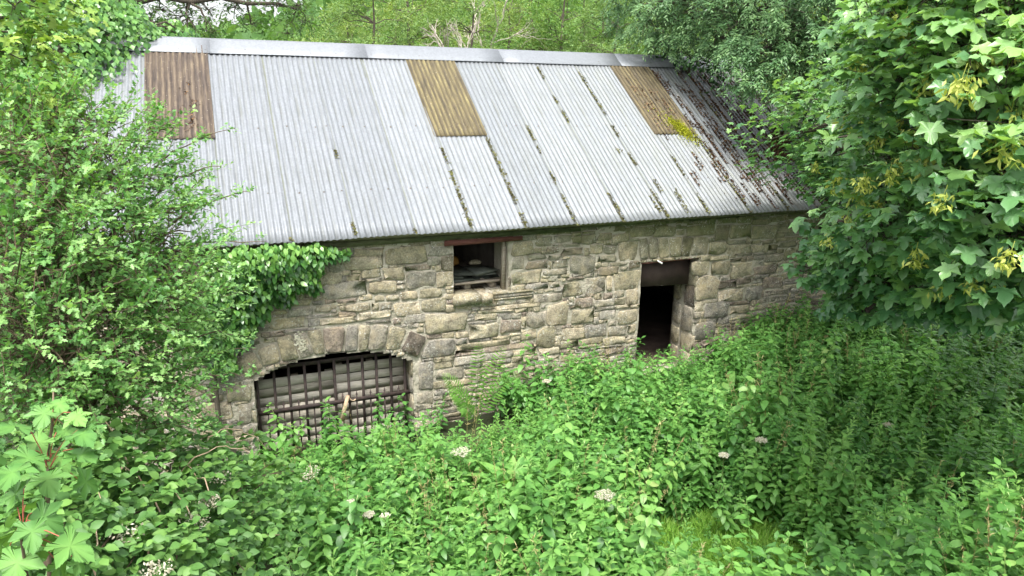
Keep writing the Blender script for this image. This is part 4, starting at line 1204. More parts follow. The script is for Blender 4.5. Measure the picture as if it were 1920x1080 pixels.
# ---------------------------------------------------------------- hawthorn on the left
def haw_leafer(lf, br, c, r):
    n = int(175 * (r / .6) ** 2)
    P = in_ball(n, c, r, .25)
    D = norm((P - c) * .9 / r + RNG.normal(0, .35, (n, 3)) + [.25, -.15, .30])
    E_ = spray_leaves(lf, T_LOBED, P, D, .28, 15, .048, .95, .15, .1, .12, .3, .85, .30, .9)
    thin_twigs(br, P, E_, .0035); k = RNG.random(n) < .6
    thin_twigs(br, np.repeat(c[None], k.sum(), 0) + RNG.normal(0, r * .25, (k.sum(), 3)), P[k], .005)
bl = blobs_px([(60,330,4.9,.50),(150,300,5.2,.45),(230,345,5.3,.40),(100,450,4.7,.52),(220,440,5.0,.48),(305,450,5.2,.34),(60,560,4.5,.5),(180,560,4.8,.5),(295,550,5.0,.42),(355,600,5.2,.22),(90,670,4.5,.45),(200,670,4.7,.42),(285,680,4.9,.28),(340,712,5.0,.15),(270,780,4.8,.26),(40,260,5.3,.38),(130,250,5.4,.26),(200,285,5.4,.24),(330,520,5.2,.25),(20,430,5,.5),(10,640,4.8,.5),(120,760,4.7,.35),(190,790,4.7,.3)])
hb = np.array([-1.75, -3.0, float(ground_z(-1.75, -3.0))])
haw = blob_tree('hawthorn_bush', 'big hawthorn bush screening the left end of the barn', 'bush', hb, np.concatenate([curve(hb - [0, 0, .2], at(150, 700, 5.2), 0, 5, .04), curve(at(150, 690, 5.2), at(120, 300, 5.3), 0, 6, .05)]), bl, haw_leafer, M_HAW, .09, .03, M_TWIG, 4)
# its long shoots that reach out over the roof and the wall
sh_b, sh_l = Soup(), Soup()
SHOOTS = [(270,330,428,243,5.3),(250,300,330,240,5.3),(290,370,415,312,5.2),(310,430,470,360,5.2),(340,405,412,368,5.2),(300,480,500,452,5.1),(330,400,400,330,5.2),(330,640,482,636,5.0),(300,610,410,606,5.0),(350,690,480,655,5.0),
          (330,740,470,700,4.9),(310,760,400,800,4.8),(280,260,300,205,5.3),(200,260,215,190,5.3),(120,240,150,165,5.3),(60,640,80,590,4.3),(180,640,300,625,4.6),(240,640,320,668,4.7),(60,480,160,470,4.3),(300,560,430,545,5.0),(250,720,400,745,4.7),(300,350,360,290,5.2),(150,420,260,330,4.8),(280,410,395,395,5.2)]
for u0, v0, u1, v1, d in SHOOTS:
    a, b = at(u0, v0, d + .1), at(u1, v1, d)
    q = curve(a, b, .05, 9, .008)
    sh_b.tube(q, np.linspace(.007, .002, 9), 4)
    t = RNG.uniform(.05, 1, 26); t.sort()
    P = np.stack([np.interp(t, np.linspace(0, 1, 9), q[:, k]) for k in range(3)], -1)
    D = norm(np.repeat((b - a)[None], 26, 0) / np.linalg.norm(b - a) + RNG.normal(0, .8, (26, 3)) + [0, 0, .3])
    spray_leaves(sh_l, T_LOBED, P, D, .07, 4, .036, .9, .2, .1, .1, .35, .8, .2)
child(sh_b, 'shoots', M_TWIG, haw, True); child(sh_l, 'shoot_leaves', M_HAW, haw, True)

# young maple reaching in, top left
def maple_leafer(lf, br, c, r):
    n = int(62 * (r / .5) ** 2)
    P = in_ball(n, c, r, .3); D = norm((P - c) + RNG.normal(0, .3, (n, 3)) * r + np.array([.2, -.2, .1]) * r)
    E_ = spray_leaves(lf, T_PALM_LOW, P, D, .22, 5, .085, .9, .6, .3, .2, .3, .95, .2, 1, (.1, -.4, 0)); thin_twigs(br, P, E_, .004)
bl = blobs_px([(15,60,5.6,.30),(50,40,5.8,.20),(15,130,5.6,.26),(65,110,5.8,.14),(10,200,5.5,.26),(-60,100,5.5,.5),(10,-20,5.7,.4),(60,-20,6,.22)])
mb = np.array([-3.3, -4.2, float(ground_z(-3.3, -4.2))])
blob_tree('maple_tree', 'yellow green young maple leaning in at the top left corner', 'tree', mb, np.concatenate([curve(mb - [0, 0, .2], at(-160, 300, 5.6), 0, 5, .04), curve(at(-150, 280, 5.6), at(-60, 60, 5.6), 0, 4, .03)]), bl, maple_leafer, M_MAPLE, .09, .03, M_BARK)

# ---------------------------------------------------------------- sycamore on the right
syc_base = np.array([9.4, -5.0, float(ground_z(9.4, -5.0))])
syc = thing('sycamore_tree', 'large sycamore with hanging seed bunches filling the right side', 'tree', tuple(syc_base))
SYB = blobs_px([(1690,50,5.4,.42),(1800,40,4.8,.48),(1890,120,4.5,.45),(1740,150,5.1,.45),(1680,190,5.7,.34),(1840,240,4.6,.48),(1720,290,5.2,.45),(1900,340,4.3,.45),(1650,330,5.9,.30),(1555,285,6.1,.16),(1800,390,4.8,.45),(1690,420,5.4,.4),(1590,470,6.1,.3),(1640,500,5.9,.3),(1530,500,6.6,.22),(1880,470,4.5,.34),(1760,500,5.2,.32),(1540,430,6.5,.2),(1700,540,5.6,.22),(1800,540,5.1,.22),(1600,545,6.2,.2),(1560,570,6.4,.13),(1680,580,5.8,.15),(1740,570,5.6,.15),(1830,575,5.2,.18),(1890,560,4.9,.2),(1620,585,6.2,.12),(1740,-10,5.4,.35),(1880,-10,4.8,.35),(1940,220,4.3,.5),(1960,420,4.3,.5),(1680,90,5.6,.28)])
SYBACK = blobs_px([(1720,250,7.2,.8),(1850,150,6.8,.9),(1830,380,6.8,.8),(1700,420,7.4,.6),(1660,120,7.6,.7),(1780,40,7.2,.9),(1930,300,6.4,.9),(1900,470,6.6,.55),(1760,480,7.2,.5),(1880,-30,7.2,.8),(2050,150,6.6,1.2),(2050,420,6.8,1.0),(1650,350,7.6,.5)]) + \
         [(np.array(c), r) for c, r in (((9.0, -3.0, 4.6), 1.2), ((8.2, -1.6, 4.6), 1.0), ((9.6, -1.6, 5.6), 1.2), ((9.3, -3.0, 6.4), 1.3), ((8.0, -2.6, 5.6), 1.0), ((9.8, -4.6, 5.0), 1.3), ((7.6, -2.2, 4.0), .7), ((10.6, -3.0, 4.0), 1.2), ((8.6, -5.8, 4.8), 1.0), ((7.4, -1.2, 4.4), .8), ((8.8, -.9, 3.9), .8), ((6.9, -3.4, 5.0), .8))]  # overhead crown blobs, mostly unseen, added to deepen the shade below
br, lf, allP, allM, allS, allv = Soup(), Soup(), [], [], [], []
limbs_to(br, np.concatenate([curve(syc_base - [0, 0, .3], (9.1, -4.8, 4.2), 0, 5, .03), curve((9.0, -4.7, 4.6), (8.8, -4.2, 8.0), 0, 5, .05)]), SYB + SYBACK, .26, .08, 3)
for bi, (c, r) in enumerate(SYB + SYBACK):
    back = bi >= len(SYB)
    n = int((330 if not back else 95 if bi < len(SYB) + 13 else 150) * (r / .45) ** 2)
    P = in_ball(n, c, (r * 1.05, r * 1.05, r * .95), .3)
    out = norm((P - np.array([8.6, -3.6, 4.5])) * [1, 1, .35])
    D = norm(out * .9 + np.array([0, 0, -.22]) + RNG.normal(0, .42, (n, 3)))
    nr = norm(np.array([0, 0, 1.0]) + out * .22 + RNG.normal(0, .22, (n, 3)))
    S = RNG.uniform(.062, .130, n)
    allP.append(P); allM.append(frames(D, nr)); allS.append(S)
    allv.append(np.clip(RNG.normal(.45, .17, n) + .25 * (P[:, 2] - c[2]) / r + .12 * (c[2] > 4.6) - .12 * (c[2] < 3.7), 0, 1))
    B = P - D * (S * .9)[:, None] - np.array([0, 0, .03]); thin_twigs(br, P, B, .0022)
    if not back:
        k = RNG.random(n) < .35; thin_twigs(br, np.repeat(np.asarray(c)[None], k.sum(), 0) + RNG.normal(0, r * .3, (k.sum(), 3)), B[k], .004)
P, M_, S, v = np.concatenate(allP), np.concatenate(allM), np.concatenate(allS), np.concatenate(allv)
dist = np.linalg.norm(P - CAM, axis=1)
d = P - CAM; uu = 960 + F_PX * (d @ AX_R) / (d @ AX_F); vv = 540 - F_PX * (d @ AX_U) / (d @ AX_F)
seen = (uu > 1480) & (uu < 1915) & (vv > 5) & (vv < 640)
big = np.argsort(np.where(seen, dist, 99))[:290]
isbig = np.zeros(len(P), bool); isbig[big] = True
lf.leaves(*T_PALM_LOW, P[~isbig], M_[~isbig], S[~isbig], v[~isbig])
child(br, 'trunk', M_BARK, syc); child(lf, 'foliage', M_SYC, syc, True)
leaf_meshes = []
for k in range(5):
    V = T_PALM[0].copy(); V[:, 2] += RNG.normal(0, .035, len(V)) + .09 * np.sin(V[:, 0] * 4 + k) + .06 * np.sin(V[:, 1] * 5 + 2 * k); V[:, 1] *= RNG.uniform(.9, 1.12)
    leaf_meshes.append(np_mesh('sycamore_leaf', V, T_PALM[1], True, np.full(len(V), .3 + .1 * k)))
    leaf_meshes[-1].materials.append(M_SYCOBJ)
def place_leaf(me, p, Mx, sc, root, name='leaf'):
    o = bpy.data.objects.new(name, me); COL.objects.link(o); o.parent = root
    mw = Matrix([[*(Mx[i] * sc), p[i] - root.location[i]] for i in range(3)] + [[0, 0, 0, 1]])
    o.matrix_local = mw
    return o
V = T_PALM[0].copy(); V[:, 2] += .12 * np.sin(V[:, 1] * 7)
leaf_meshes.append(np_mesh('curled_sycamore_leaf', V, T_PALM[1], True, np.full(len(V), .85))); leaf_meshes[-1].materials.append(M_SYCOBJ)
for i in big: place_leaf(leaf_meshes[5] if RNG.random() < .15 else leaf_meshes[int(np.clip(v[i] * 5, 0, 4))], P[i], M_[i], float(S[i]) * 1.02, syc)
# winged seeds in hanging bunches
seed_meshes = []
for k in range(3):
    s = Soup(); n = 38
    q = np.stack([RNG.normal(0, .026, n), RNG.normal(0, .026, n), -RNG.uniform(.01, .10, n)], -1)
    D = norm(np.stack([RNG.normal(0, .7, n), RNG.normal(0, .7, n), -RNG.uniform(.4, 1.2, n)], -1))
    s.leaves(*tpl_small(.34), q, frames(D, RNG.normal(size=(n, 3))), RNG.uniform(.036, .052, n), RNG.uniform(.2, .9, n))
    s.tube([(0, 0, .02), (0, 0, -.08)], [.002, .0012], 3, .6)
    me = s.mesh('seed_bunch'); me.materials.append(M_SEED); seed_meshes.append(me)
SEEDS = [(1690,290),(1640,330),(1720,250),(1800,205),(1790,60),(1690,70),(1830,190),(1740,130),(1870,240),(1900,250),(1620,215),(1600,110),(1740,60),(1860,40),(1890,60),(1800,250),(1850,320),(1900,330),(1640,240),(1745,290),(1530,300),(1575,325),(1620,350),(1650,370),(1690,300),(1760,280),(1730,340),(1860,470),(1880,480),(1900,460),(1850,80),(1810,130),(1690,220),(1770,200),(1900,190),(1840,10),(1700,20),(1680,320),(1755,390),(1770,520),(1830,540),(1720,460),(1915,320),(1880,300),(1670,265),(1590,400),(1560,440),(1800,320),(1870,150),(1720,190)]
SEEDS += [(int(u + RNG.normal(0, 26)), int(v_ + RNG.normal(0, 20))) for u, v_ in SEEDS if u > 1600]
for i, (u, v_) in enumerate(SEEDS):
    near = np.argmin(np.hypot(uu - u, vv - v_) + 60 * np.maximum(0, dist - 6.2))
    p = at(u, v_, dist[near] - RNG.uniform(.10, .24))
    M3 = np.array(Matrix.Rotation(RNG.uniform(0, 6), 3, 'Z') @ Matrix.Rotation(RNG.normal(0, .2), 3, 'X'))
    place_leaf(seed_meshes[i % 3], p, M3, RNG.uniform(.8, 1.4), syc, 'seed_bunch')

# ---------------------------------------------------------------- sycamore sapling, near the camera at bottom left
sb = np.array([-.95, -6.0, float(ground_z(-.95, -6.0))])
sap = thing('sycamore_sapling', 'bright green sycamore sapling with red leaf stalks, bottom left', 'sapling', tuple(sb))
sap_me = []
for k in range(4):
    V = T_PALM_HI[0].copy(); V[:, 1] *= RNG.uniform(.95, 1.12); V[:, 2] += .05 * np.sin(V[:, 0] * 4 + k) * RNG.uniform(.5, 1.2)
    vr = .25 + .09 * k + .35 * (np.hypot(V[:, 0] - .32, V[:, 1]) < .05) - .25 * (np.hypot(V[:, 0] - .32, V[:, 1]) < .36) * (np.hypot(V[:, 0] - .32, V[:, 1]) > .05)
    me = np_mesh('sapling_leaf', V, T_PALM_HI[1], False, vr); me.materials.append(M_SAP); sap_me.append(me)
stemt = at(100, 735, 2.75)
s = Soup(); q1 = curve(sb - [0, 0, .1], at(88, 890, 2.6), 0, 6, .02); s.tube(q1, np.linspace(.012, .007, 6), 6)
s.tube(curve(q1[-1], stemt, 0, 5, .006), np.linspace(.007, .003, 5), 5)
s.tube(curve(q1[3], at(40, 1010, 2.4), .02, 5, .01), np.linspace(.01, .004, 5), 5); child(s, 'stem', M_TWIG, sap)
pet = Soup()
LEAVES = [(22,800,.13),(82,778,.11),(110,757,.10),(143,782,.09),(155,815,.12),(128,808,.09),(65,832,.11),(155,848,.13),(90,902,.12),(166,905,.12),(20,885,.14),(55,945,.13),(86,975,.12),(20,1003,.13),(75,1022,.14),(140,1022,.14),(30,1062,.14),(115,1062,.12),(8,960,.12),(20,925,.11),(50,862,.11),(115,865,.10),(60,1000,.11),(5,1040,.12),(150,1060,.10)]
for i, (u, v_, sz) in enumerate(LEAVES):
    p = at(u, v_, 2.55 + RNG.normal(0, .10))
    hub = at(92, 880, 2.62) if v_ < 925 else at(45, 1005, 2.45)
    if v_ < 800: hub = at(100, 800, 2.7)
    dd = norm((p - hub) * [1, 1, .4] + [0, -.04, -.05]); tocam = norm(CAM - p)
    Mx = frames((dd + RNG.normal(0, .15, 3))[None], (np.array([0, 0, 1.0]) + .35 * tocam + RNG.normal(0, .28, 3))[None])[0]
    sz *= .86
    base_ = p - Mx[:, 0] * sz * .4
    place_leaf(sap_me[i % 4], base_, Mx, sz, sap)
    pet.tube(curve(hub, base_, .02, 4), .0015, 4)
child(pet, 'leaf_stalks', M_REDTWIG, sap)

# ================================================================== GROUND COVER
def nettle_mesh(h, seed, shoots=0):
    rg = np.random.default_rng(seed); s = Soup()
    lean = rg.normal(0, .10, 2)
    def stem(p0, d0, ht, lv, lsize):
        q = np.array([p0 + d0 * ht * t + np.array([lean[0], lean[1], 0]) * (t * t * ht * .6) for t in np.linspace(0, 1, 6)])
        s.tube(q, np.linspace(.0045, .002, 6), 4, .75)
        npair = int(ht / .058)
        a0 = rg.uniform(0, 6.28)
        for i in range(npair):
            t = .22 + .78 * (i + .5) / npair
            p = np.array([np.interp(t, np.linspace(0, 1, 6), q[:, k]) for k in range(3)])
            prof = 1.0 - .62 * max(0, (t - .62) / .38) ** 1.3
            for sgn in (0, math.pi):
                a = a0 + i * math.pi / 2 + sgn + rg.normal(0, .2)
                dr = np.array([math.cos(a), math.sin(a), rg.uniform(-.45, .15) + .75 * max(0, t - .80) / .2])
                sz = lsize * prof * rg.uniform(.8, 1.15)
                M3 = frames(dr[None], (np.array([0, 0, 1.0]) + rg.normal(0, .2, 3))[None])
                s.leaves(*T_NETTLE, (p + norm(dr) * .015)[None], M3, np.array([sz]), np.array([np.clip(lv + .30 * (t - .6) + rg.normal(0, .08), 0, 1)]))
            # small side leaves that fill the axils
            if t > .45:
                a = rg.uniform(0, 6.28); dr = np.array([math.cos(a), math.sin(a), .35])
                s.leaves(*T_SMALL, p[None], frames(dr[None], np.array([[0, 0, 1.0]])), np.array([lsize * .42]), np.array([min(1, lv + .2)]))
                for q_ in range(1 if rg.random() < .3 else 0):
                    a = rg.uniform(0, 6.28); dr = np.array([math.cos(a), math.sin(a), -.5])
                    s.leaves(*T_PINNA, p[None], frames(dr[None], np.array([[0, 0, 1.0]])), np.array([.045]), np.array([1.6]))
    stem(np.zeros(3), norm(np.array([lean[0], lean[1], 1.0])), h, .45, .122)
    for k in range(shoots):
        a = rg.uniform(0, 6.28)
        stem(np.array([0, 0, h * .35]), norm(np.array([math.cos(a) * .5, math.sin(a) * .5, 1])), h * .5, .5, .09)
    return s.mesh('nettle')
NET = [nettle_mesh(.62 + .06 * k, 100 + k, k % 3) for k in range(8)]
for me in NET: me.materials.append(M_NETTLE)

def herb_mesh(h, seed):
    rg = np.random.default_rng(seed); s = Soup()
    q = np.array([(rg.normal(0, .004) + .05 * t * t, 0, h * t) for t in np.linspace(0, 1, 6)])
    s.tube(q, np.linspace(.004, .0015, 6), 4, .7)
    n = int(h / .016); t = np.linspace(.15, 1, n); a = np.arange(n) * 2.4
    P = np.stack([np.interp(t, np.linspace(0, 1, 6), q[:, k]) for k in range(3)], -1)
    D = np.stack([np.cos(a), np.sin(a), .25 + .9 * t ** 3], -1)
    s.leaves(*T_NARROW, P, frames(D, np.array([0, 0, 1.0]) + rg.normal(0, .15, (n, 3))), .115 * (1.05 - .7 * t ** 2) * rg.uniform(.85, 1.1, n), np.clip(.3 + .6 * t + rg.normal(0, .08, n), 0, 1))
    return s.mesh('herb')
HERB = [herb_mesh(.85 + .1 * k, 60 + k) for k in range(4)]
for me in HERB: me.materials.append(M_HERB)

def stalk_mesh(seed):
    rg = np.random.default_rng(seed); s = Soup()
    for i in range(4):
        e = np.array([rg.normal(0, .18), rg.normal(0, .18), rg.uniform(.85, 1.15)])
        q = curve((0, 0, 0), e, 0, 6) + np.array([0, 0, 0]); s.tube(q, np.linspace(.003, .0012, 6), 3, .5)
        n = 26; t = rg.uniform(.72, 1.0, n); P = np.stack([np.interp(t, np.linspace(0, 1, 6), q[:, k]) for k in range(3)], -1)
        s.leaves(*T_PINNA, P, frames(rg.normal(0, 1, (n, 3)) + [0, 0, .9], rg.normal(0, 1, (n, 3))), rg.uniform(.02, .05, n), rg.uniform(.2, .9, n))
    return s.mesh('seeding_stalk')
M_STRAW = leaf_mat('straw_stalk', (.20, .17, .07), (.33, .29, .13), (.45, .42, .20), 0.2, .7, .2)
STALK = [stalk_mesh(5), stalk_mesh(6)]
for me in STALK: me.materials.append(M_STRAW)
def dock_mesh():
    rg = np.random.default_rng(77); s = Soup(); n = 13; a = np.arange(n) * 2.4
    D = np.stack([np.cos(a), np.sin(a), rg.uniform(.5, 1.6, n)], -1); P = np.stack([np.cos(a) * .05, np.sin(a) * .05, rg.uniform(.2, .55, n)], -1)
    s.leaves(*tpl_simple(.36, .2, .45), P, frames(D, np.array([0, 0, 1.0]) + rg.normal(0, .2, (n, 3))), rg.uniform(.22, .36, n), rg.uniform(.3, .8, n))
    s.tube([(0, 0, 0), (0, 0, .6)], [.006, .003], 5, .6)
    return s.mesh('dock')
DOCK = dock_mesh(); DOCK.materials.append(M_HERB)
def grass_mesh(seed, h=.19, n=32):
    rg = np.random.default_rng(seed); s = Soup()
    for i in range(n):
        a = rg.uniform(0, 6.28); b = rg.uniform(.1, .9) * h; r0 = rg.uniform(0, .05)
        p0 = np.array([math.cos(a) * r0, math.sin(a) * r0, 0]); d_ = np.array([math.cos(a + rg.normal(0, .4)), math.sin(a), 0])
        hh = h * rg.uniform(.55, 1.1); sd_ = np.cross(d_, [0, 0, 1]) * rg.uniform(.0025, .006)
        pts = [p0, p0 + d_ * b * .25 + [0, 0, hh * .6], p0 + d_ * b * .9 + [0, 0, hh * rg.uniform(.7, 1.0)]]
        s.add([pts[0] - sd_, pts[0] + sd_, pts[1] + sd_, pts[1] - sd_, pts[2]], [(0, 1, 2), (0, 2, 3), (3, 2, 4)], rg.uniform(.1, .9))
    return s.mesh('grass')
GRASS = [grass_mesh(s_) for s_ in range(4)]
for me in GRASS: me.materials.append(M_GRASS)

def scatter_stuff(name, meshes, P, rotz, sc, tilt, label, category, idx=None):
    """one object of kind stuff: plants set out on points by geometry nodes"""
    coll = bpy.data.collections.new(name + '_sources')
    for k, me in enumerate(meshes):
        o = bpy.data.objects.new('%s_source_%02d' % (name, k), me); coll.objects.link(o)
    me = bpy.data.meshes.new(name); me.vertices.add(len(P)); me.vertices.foreach_set('co', np.ascontiguousarray(P, np.float32).ravel())
    def attr(nm, tp, val, key='value'):
        a = me.attributes.new(nm, tp, 'POINT'); a.data.foreach_set(key, np.ascontiguousarray(val).ravel())
    rot = np.stack([tilt * RNG.normal(0, 1, len(P)), tilt * RNG.normal(0, 1, len(P)), rotz], -1).astype(np.float32)
    attr('rot', 'FLOAT_VECTOR', rot, 'vector'); attr('size', 'FLOAT', np.asarray(sc, np.float32))
    attr('pick', 'INT', (RNG.integers(0, len(meshes), len(P)) if idx is None else idx).astype(np.int32))
    o = bpy.data.objects.new(name, me); COL.objects.link(o); set_tag(o, label, category, kind='stuff')
    ng = bpy.data.node_groups.new(name, 'GeometryNodeTree')
    ng.interface.new_socket('Geometry', in_out='INPUT', socket_type='NodeSocketGeometry'); ng.interface.new_socket('Geometry', in_out='OUTPUT', socket_type='NodeSocketGeometry')
    gi, go = ng.nodes.new('NodeGroupInput'), ng.nodes.new('NodeGroupOutput')
    ci = ng.nodes.new('GeometryNodeCollectionInfo'); ci.inputs['Collection'].default_value = coll; ci.inputs['Separate Children'].default_value = True; ci.inputs['Reset Children'].default_value = True
    ip = ng.nodes.new('GeometryNodeInstanceOnPoints'); ip.inputs['Pick Instance'].default_value = True
    def named(nm, tp):
        n_ = ng.nodes.new('GeometryNodeInputNamedAttribute'); n_.data_type = tp; n_.inputs['Name'].default_value = nm
        return [s_ for s_ in n_.outputs if s_.enabled and s_.name == 'Attribute'][0]
    e2r = ng.nodes.new('FunctionNodeEulerToRotation')
    L = ng.links.new
    L(gi.outputs[0], ip.inputs['Points']); L(ci.outputs[0], ip.inputs['Instance'])
    L(named('rot', 'FLOAT_VECTOR'), e2r.inputs[0]); L(e2r.outputs[0], ip.inputs['Rotation'])
    L(named('size', 'FLOAT'), ip.inputs['Scale']); L(named('pick', 'INT'), ip.inputs['Instance Index'])
    L(ip.outputs[0], go.inputs[0])
    md = o.modifiers.new('plants', 'NODES'); md.node_group = ng
    return o

def grid_points(x0, x1, y0, y1, step):
    X, Y = np.meshgrid(np.arange(x0, x1, step), np.arange(y0, y1, step))
    x = X.ravel() + RNG.uniform(-.5, .5, X.size) * step * 1.1; y = Y.ravel() + RNG.uniform(-.5, .5, X.size) * step * 1.1
    return x, y
def lawn(x, y):      # the open grassy spot at the front
    return ((x - 4.25) / .75) ** 2 + ((y + 4.55) / 1.15) ** 2 < 1 + .35 * np.sin(x * 9) * np.cos(y * 8)
fp = on_y(893, 742, -.45); fern_root = np.array([fp[0], -.45, float(ground_z(fp[0], -.45)) + .1])
x, y = grid_points(-3.2, 13.5, -7.0, -.16, .132)
keep = ~lawn(x, y) & ~((x < .6) & (y < -2.2)) & ~((y < -5.9 - .02 * x) & (x < 4)) & ~((x > 6.0) & (x < 6.9) & (y > -.35))
keep &= ~((x > 1.9) & (x < 2.75) & (y > -.75) & (RNG.random(len(x)) < .8))
keep |= lawn(x, y) & (RNG.random(len(x)) < .15)
keep &= ~(((x - fern_root[0]) / .55) ** 2 + ((y + .6) / .45) ** 2 < 1)
x, y = x[keep], y[keep]
sc = RNG.uniform(.62, 1.2, len(x)) * (.98 + .10 * sstep(-.4, -2.5, y)) * (1 + .16 * np.sin(x * 2.3 + 1) * np.cos(y * 1.9))
sc *= np.where((y > -1.3) & (x < 2.6), .62, 1.0) * np.where(((x - fern_root[0]) / .8) ** 2 + ((y + 1.0) / .9) ** 2 < 1, .62, 1.0) * np.where((x > 5.3) & (x < 7.0) & (y > -1.3), .60, 1.0) * np.where(lawn(x, y), RNG.uniform(.25, .6, len(x)), 1.0)
mix = RNG.integers(0, 8, len(x)); wv = np.sin(x * 1.1 + 2 * np.sin(y * .9)) + RNG.normal(0, .6, len(x))
mix = np.where((wv > 1.25) & (RNG.random(len(x)) < .5), 8 + RNG.integers(0, 3, len(x)), mix)
mix = np.where(RNG.random(len(x)) < .022, 11 + RNG.integers(0, 2, len(x)), mix)
mix = np.where((RNG.random(len(x)) < .05) & (np.sin(x * 2 - y * 1.4) > .2), 13, mix)
scatter_stuff('nettle_bed', NET + HERB[:3] + STALK + [DOCK], np.stack([x, y, ground_z(x, y) - .02], -1), RNG.uniform(0, 6.28, len(x)), sc, .12, 'dense bed of nettles and mixed weeds covering the ground before the barn', 'nettles', mix)
x, y = grid_points(3.0, 5.6, -6.2, -3.2, .042); k = lawn(x, y) | (RNG.random(len(x)) < .12); x, y = x[k], y[k]
scatter_stuff('grass_patch', GRASS, np.stack([x, y, ground_z(x, y) - .01], -1), RNG.uniform(0, 6.28, len(x)), RNG.uniform(.7, 1.4, len(x)), .12, 'bright trampled grass patch in the right foreground', 'grass')

# plants that stand out of the bed
def single_plant(name, me, matparts, u, v_, y, sc, label, cat, group=None):
    p = on_y(u, v_, y); gz_ = float(ground_z(p[0], y))
    t = thing(name, label, cat, (p[0], y, gz_ - .02), group)
    t.rotation_euler = (0, 0, RNG.uniform(0, 6.28))
    hh = max(v.co.z for v in me.vertices)
    k = (p[2] - gz_) / hh
    t.scale = (sc, sc, k) if False else (max(.7, min(1.35, k)),) * 2 + (k,)
    link('plant', me, t)
NTS = [(970,625,-.3,'tall nettle against the wall right of the fern'),(925,690,-.4,'nettle leaning beside the fern'),(1100,640,-.3,'nettle against the wall below the middle stones'),
       (1165,628,-.3,'tallest nettle left of the doorway'),(1060,660,-.5,'nettle before the wall left of the doorway group'),(615,735,-.25,'nettle standing in front of the gate middle'),(548,757,-.25,'nettle before the left part of the gate'),
       (708,745,-.35,'tall nettle before the right part of the gate'),(770,735,-.25,'nettle at the right jamb of the arch'),(740,790,-.6,'nettle in front of the gate hinge side'),(430,770,-.3,'nettle against the wall left of the gate'),
       (820,745,-.3,'nettle left of the fern'),(1015,655,-.4,'nettle behind the fern, close to the wall'),(1350,612,-.4,'nettle at the right foot of the doorway'),(1420,600,-.5,'nettle against the wall near the sycamore'),
       (1345,640,-.5,'nettle just right of the door jamb'),(655,800,-.5,'nettle before the splintered stick')]
for i, (u, v_, y, lab) in enumerate(NTS): single_plant('nettle_plant', NET[(i * 3) % 8], None, u, v_, y, 1, lab, 'nettle', 'nettles standing at the wall')
HRB = [(1085,870,-3.4),(1040,900,-3.7),(1110,930,-3.9),(1000,960,-4.2),(1060,990,-4.4),(830,900,-3.4),(760,930,-3.8),(880,1000,-4.3),(930,1030,-4.5),(1150,1000,-4.5),(690,980,-4.0),(1290,960,-4.2),(1310,1010,-4.5),(620,1010,-4.2),(560,990,-3.9)]
ORD = ['leftmost', 'second', 'third', 'fourth', 'fifth', 'sixth', 'seventh', 'eighth', 'ninth', 'tenth', 'eleventh', 'twelfth', 'thirteenth', 'fourteenth', 'rightmost']
for i, (u, v_, y) in enumerate(sorted(HRB)):
    lab = ORD[i] + (' ' if i in (0, 14) else ' from the left ') + 'of the pale narrow leaved willowherb spires in the near weeds'
    single_plant('willowherb_plant', HERB[i % 4], None, u, v_, y, 1, lab, 'willowherb', 'willowherb spires in the near weeds')

# fern at the foot of the wall
fern = thing('fern', 'arching green fern at the foot of the wall', 'fern', tuple(fern_root))
FR = [(828,702),(858,770),(898,640),(948,648),(972,700),(840,735)]
for i, (u, v_) in enumerate(FR):
    e = on_y(u, v_, -.45 - .05 * (i % 4)); s = Soup()
    q = curve(fern_root, e, .13, 12)
    s.tube(q, np.linspace(.004, .001, 12), 4, .4)
    n = 19; t = np.linspace(.16, .99, n); P = np.stack([np.interp(t, np.linspace(0, 1, 12), q[:, k]) for k in range(3)], -1)
    T = norm(np.gradient(P, axis=0)); side = norm(np.cross(T, np.array([.0, -.75, .65]))); nm = np.cross(side, T) * -1
    for sg_ in (-1, 1):
        D = side * sg_ + T * .35 + np.array([0, 0, -.12])
        s.leaves(*tpl_simple(.17, .1, .2), P, frames(D, -nm + RNG.normal(0, .12, (n, 3))), .15 * np.sin(np.pi * (t * .86 + .12)) ** .8 * RNG.uniform(.9, 1.08, n), np.clip(.35 + .35 * t + RNG.normal(0, .06, n), 0, 1))
    child(s, 'frond', M_FERN, fern)

# umbels of hogweed above the weeds
def umbel(u, v_, dist, dia, label, tone=.7):
    for dd_ in np.arange(3.0, 12.0, .02):
        p = at(u, v_, dd_); g = float(ground_z(p[0], p[1]))
        if p[2] < g + .98: break
    t = thing('hogweed', label, 'hogweed', (p[0], p[1], g))
    st_, fl = Soup(), Soup()
    c = p - [0, 0, .07]; st_.tube(curve((p[0] + .04, p[1] + .03, g), c, 0, 5, .01), np.linspace(.007, .004, 5), 5)
    for i in range(18):
        a = i * 2.4; r = dia / 2 * math.sqrt((i + .5) / 18)
        e = p + np.array([math.cos(a) * r, math.sin(a) * r, -.25 * r * r / dia]); st_.tube([c, e], [.002, .0012], 3)
        n = 34; q = in_ball(n, e, (dia * .105, dia * .105, .010)); fl.leaves(*T_SMALL, q, frames(norm(RNG.normal(size=(n, 3)) * [1, 1, .3]), np.array([0, 0, 1.0]) + RNG.normal(0, .4, (n, 3))), RNG.uniform(.009, .015, n), np.clip(RNG.normal(tone, .2, n), 0, 1))
    child(st_, 'stem', M_STEM, t); child(fl, 'flower_head', M_UMBEL, t)
umbel(864, 845, 7.0, .21, 'large white hogweed umbel in the middle of the weeds')
umbel(1135, 926, 6.3, .18, 'cream hogweed umbel right of centre in the near weeds', .6)
umbel(657, 941, 6.0, .09, 'small white umbel left of centre in the near weeds')
umbel(692, 963, 5.9, .10, 'white umbel just right of the small one, near weeds')
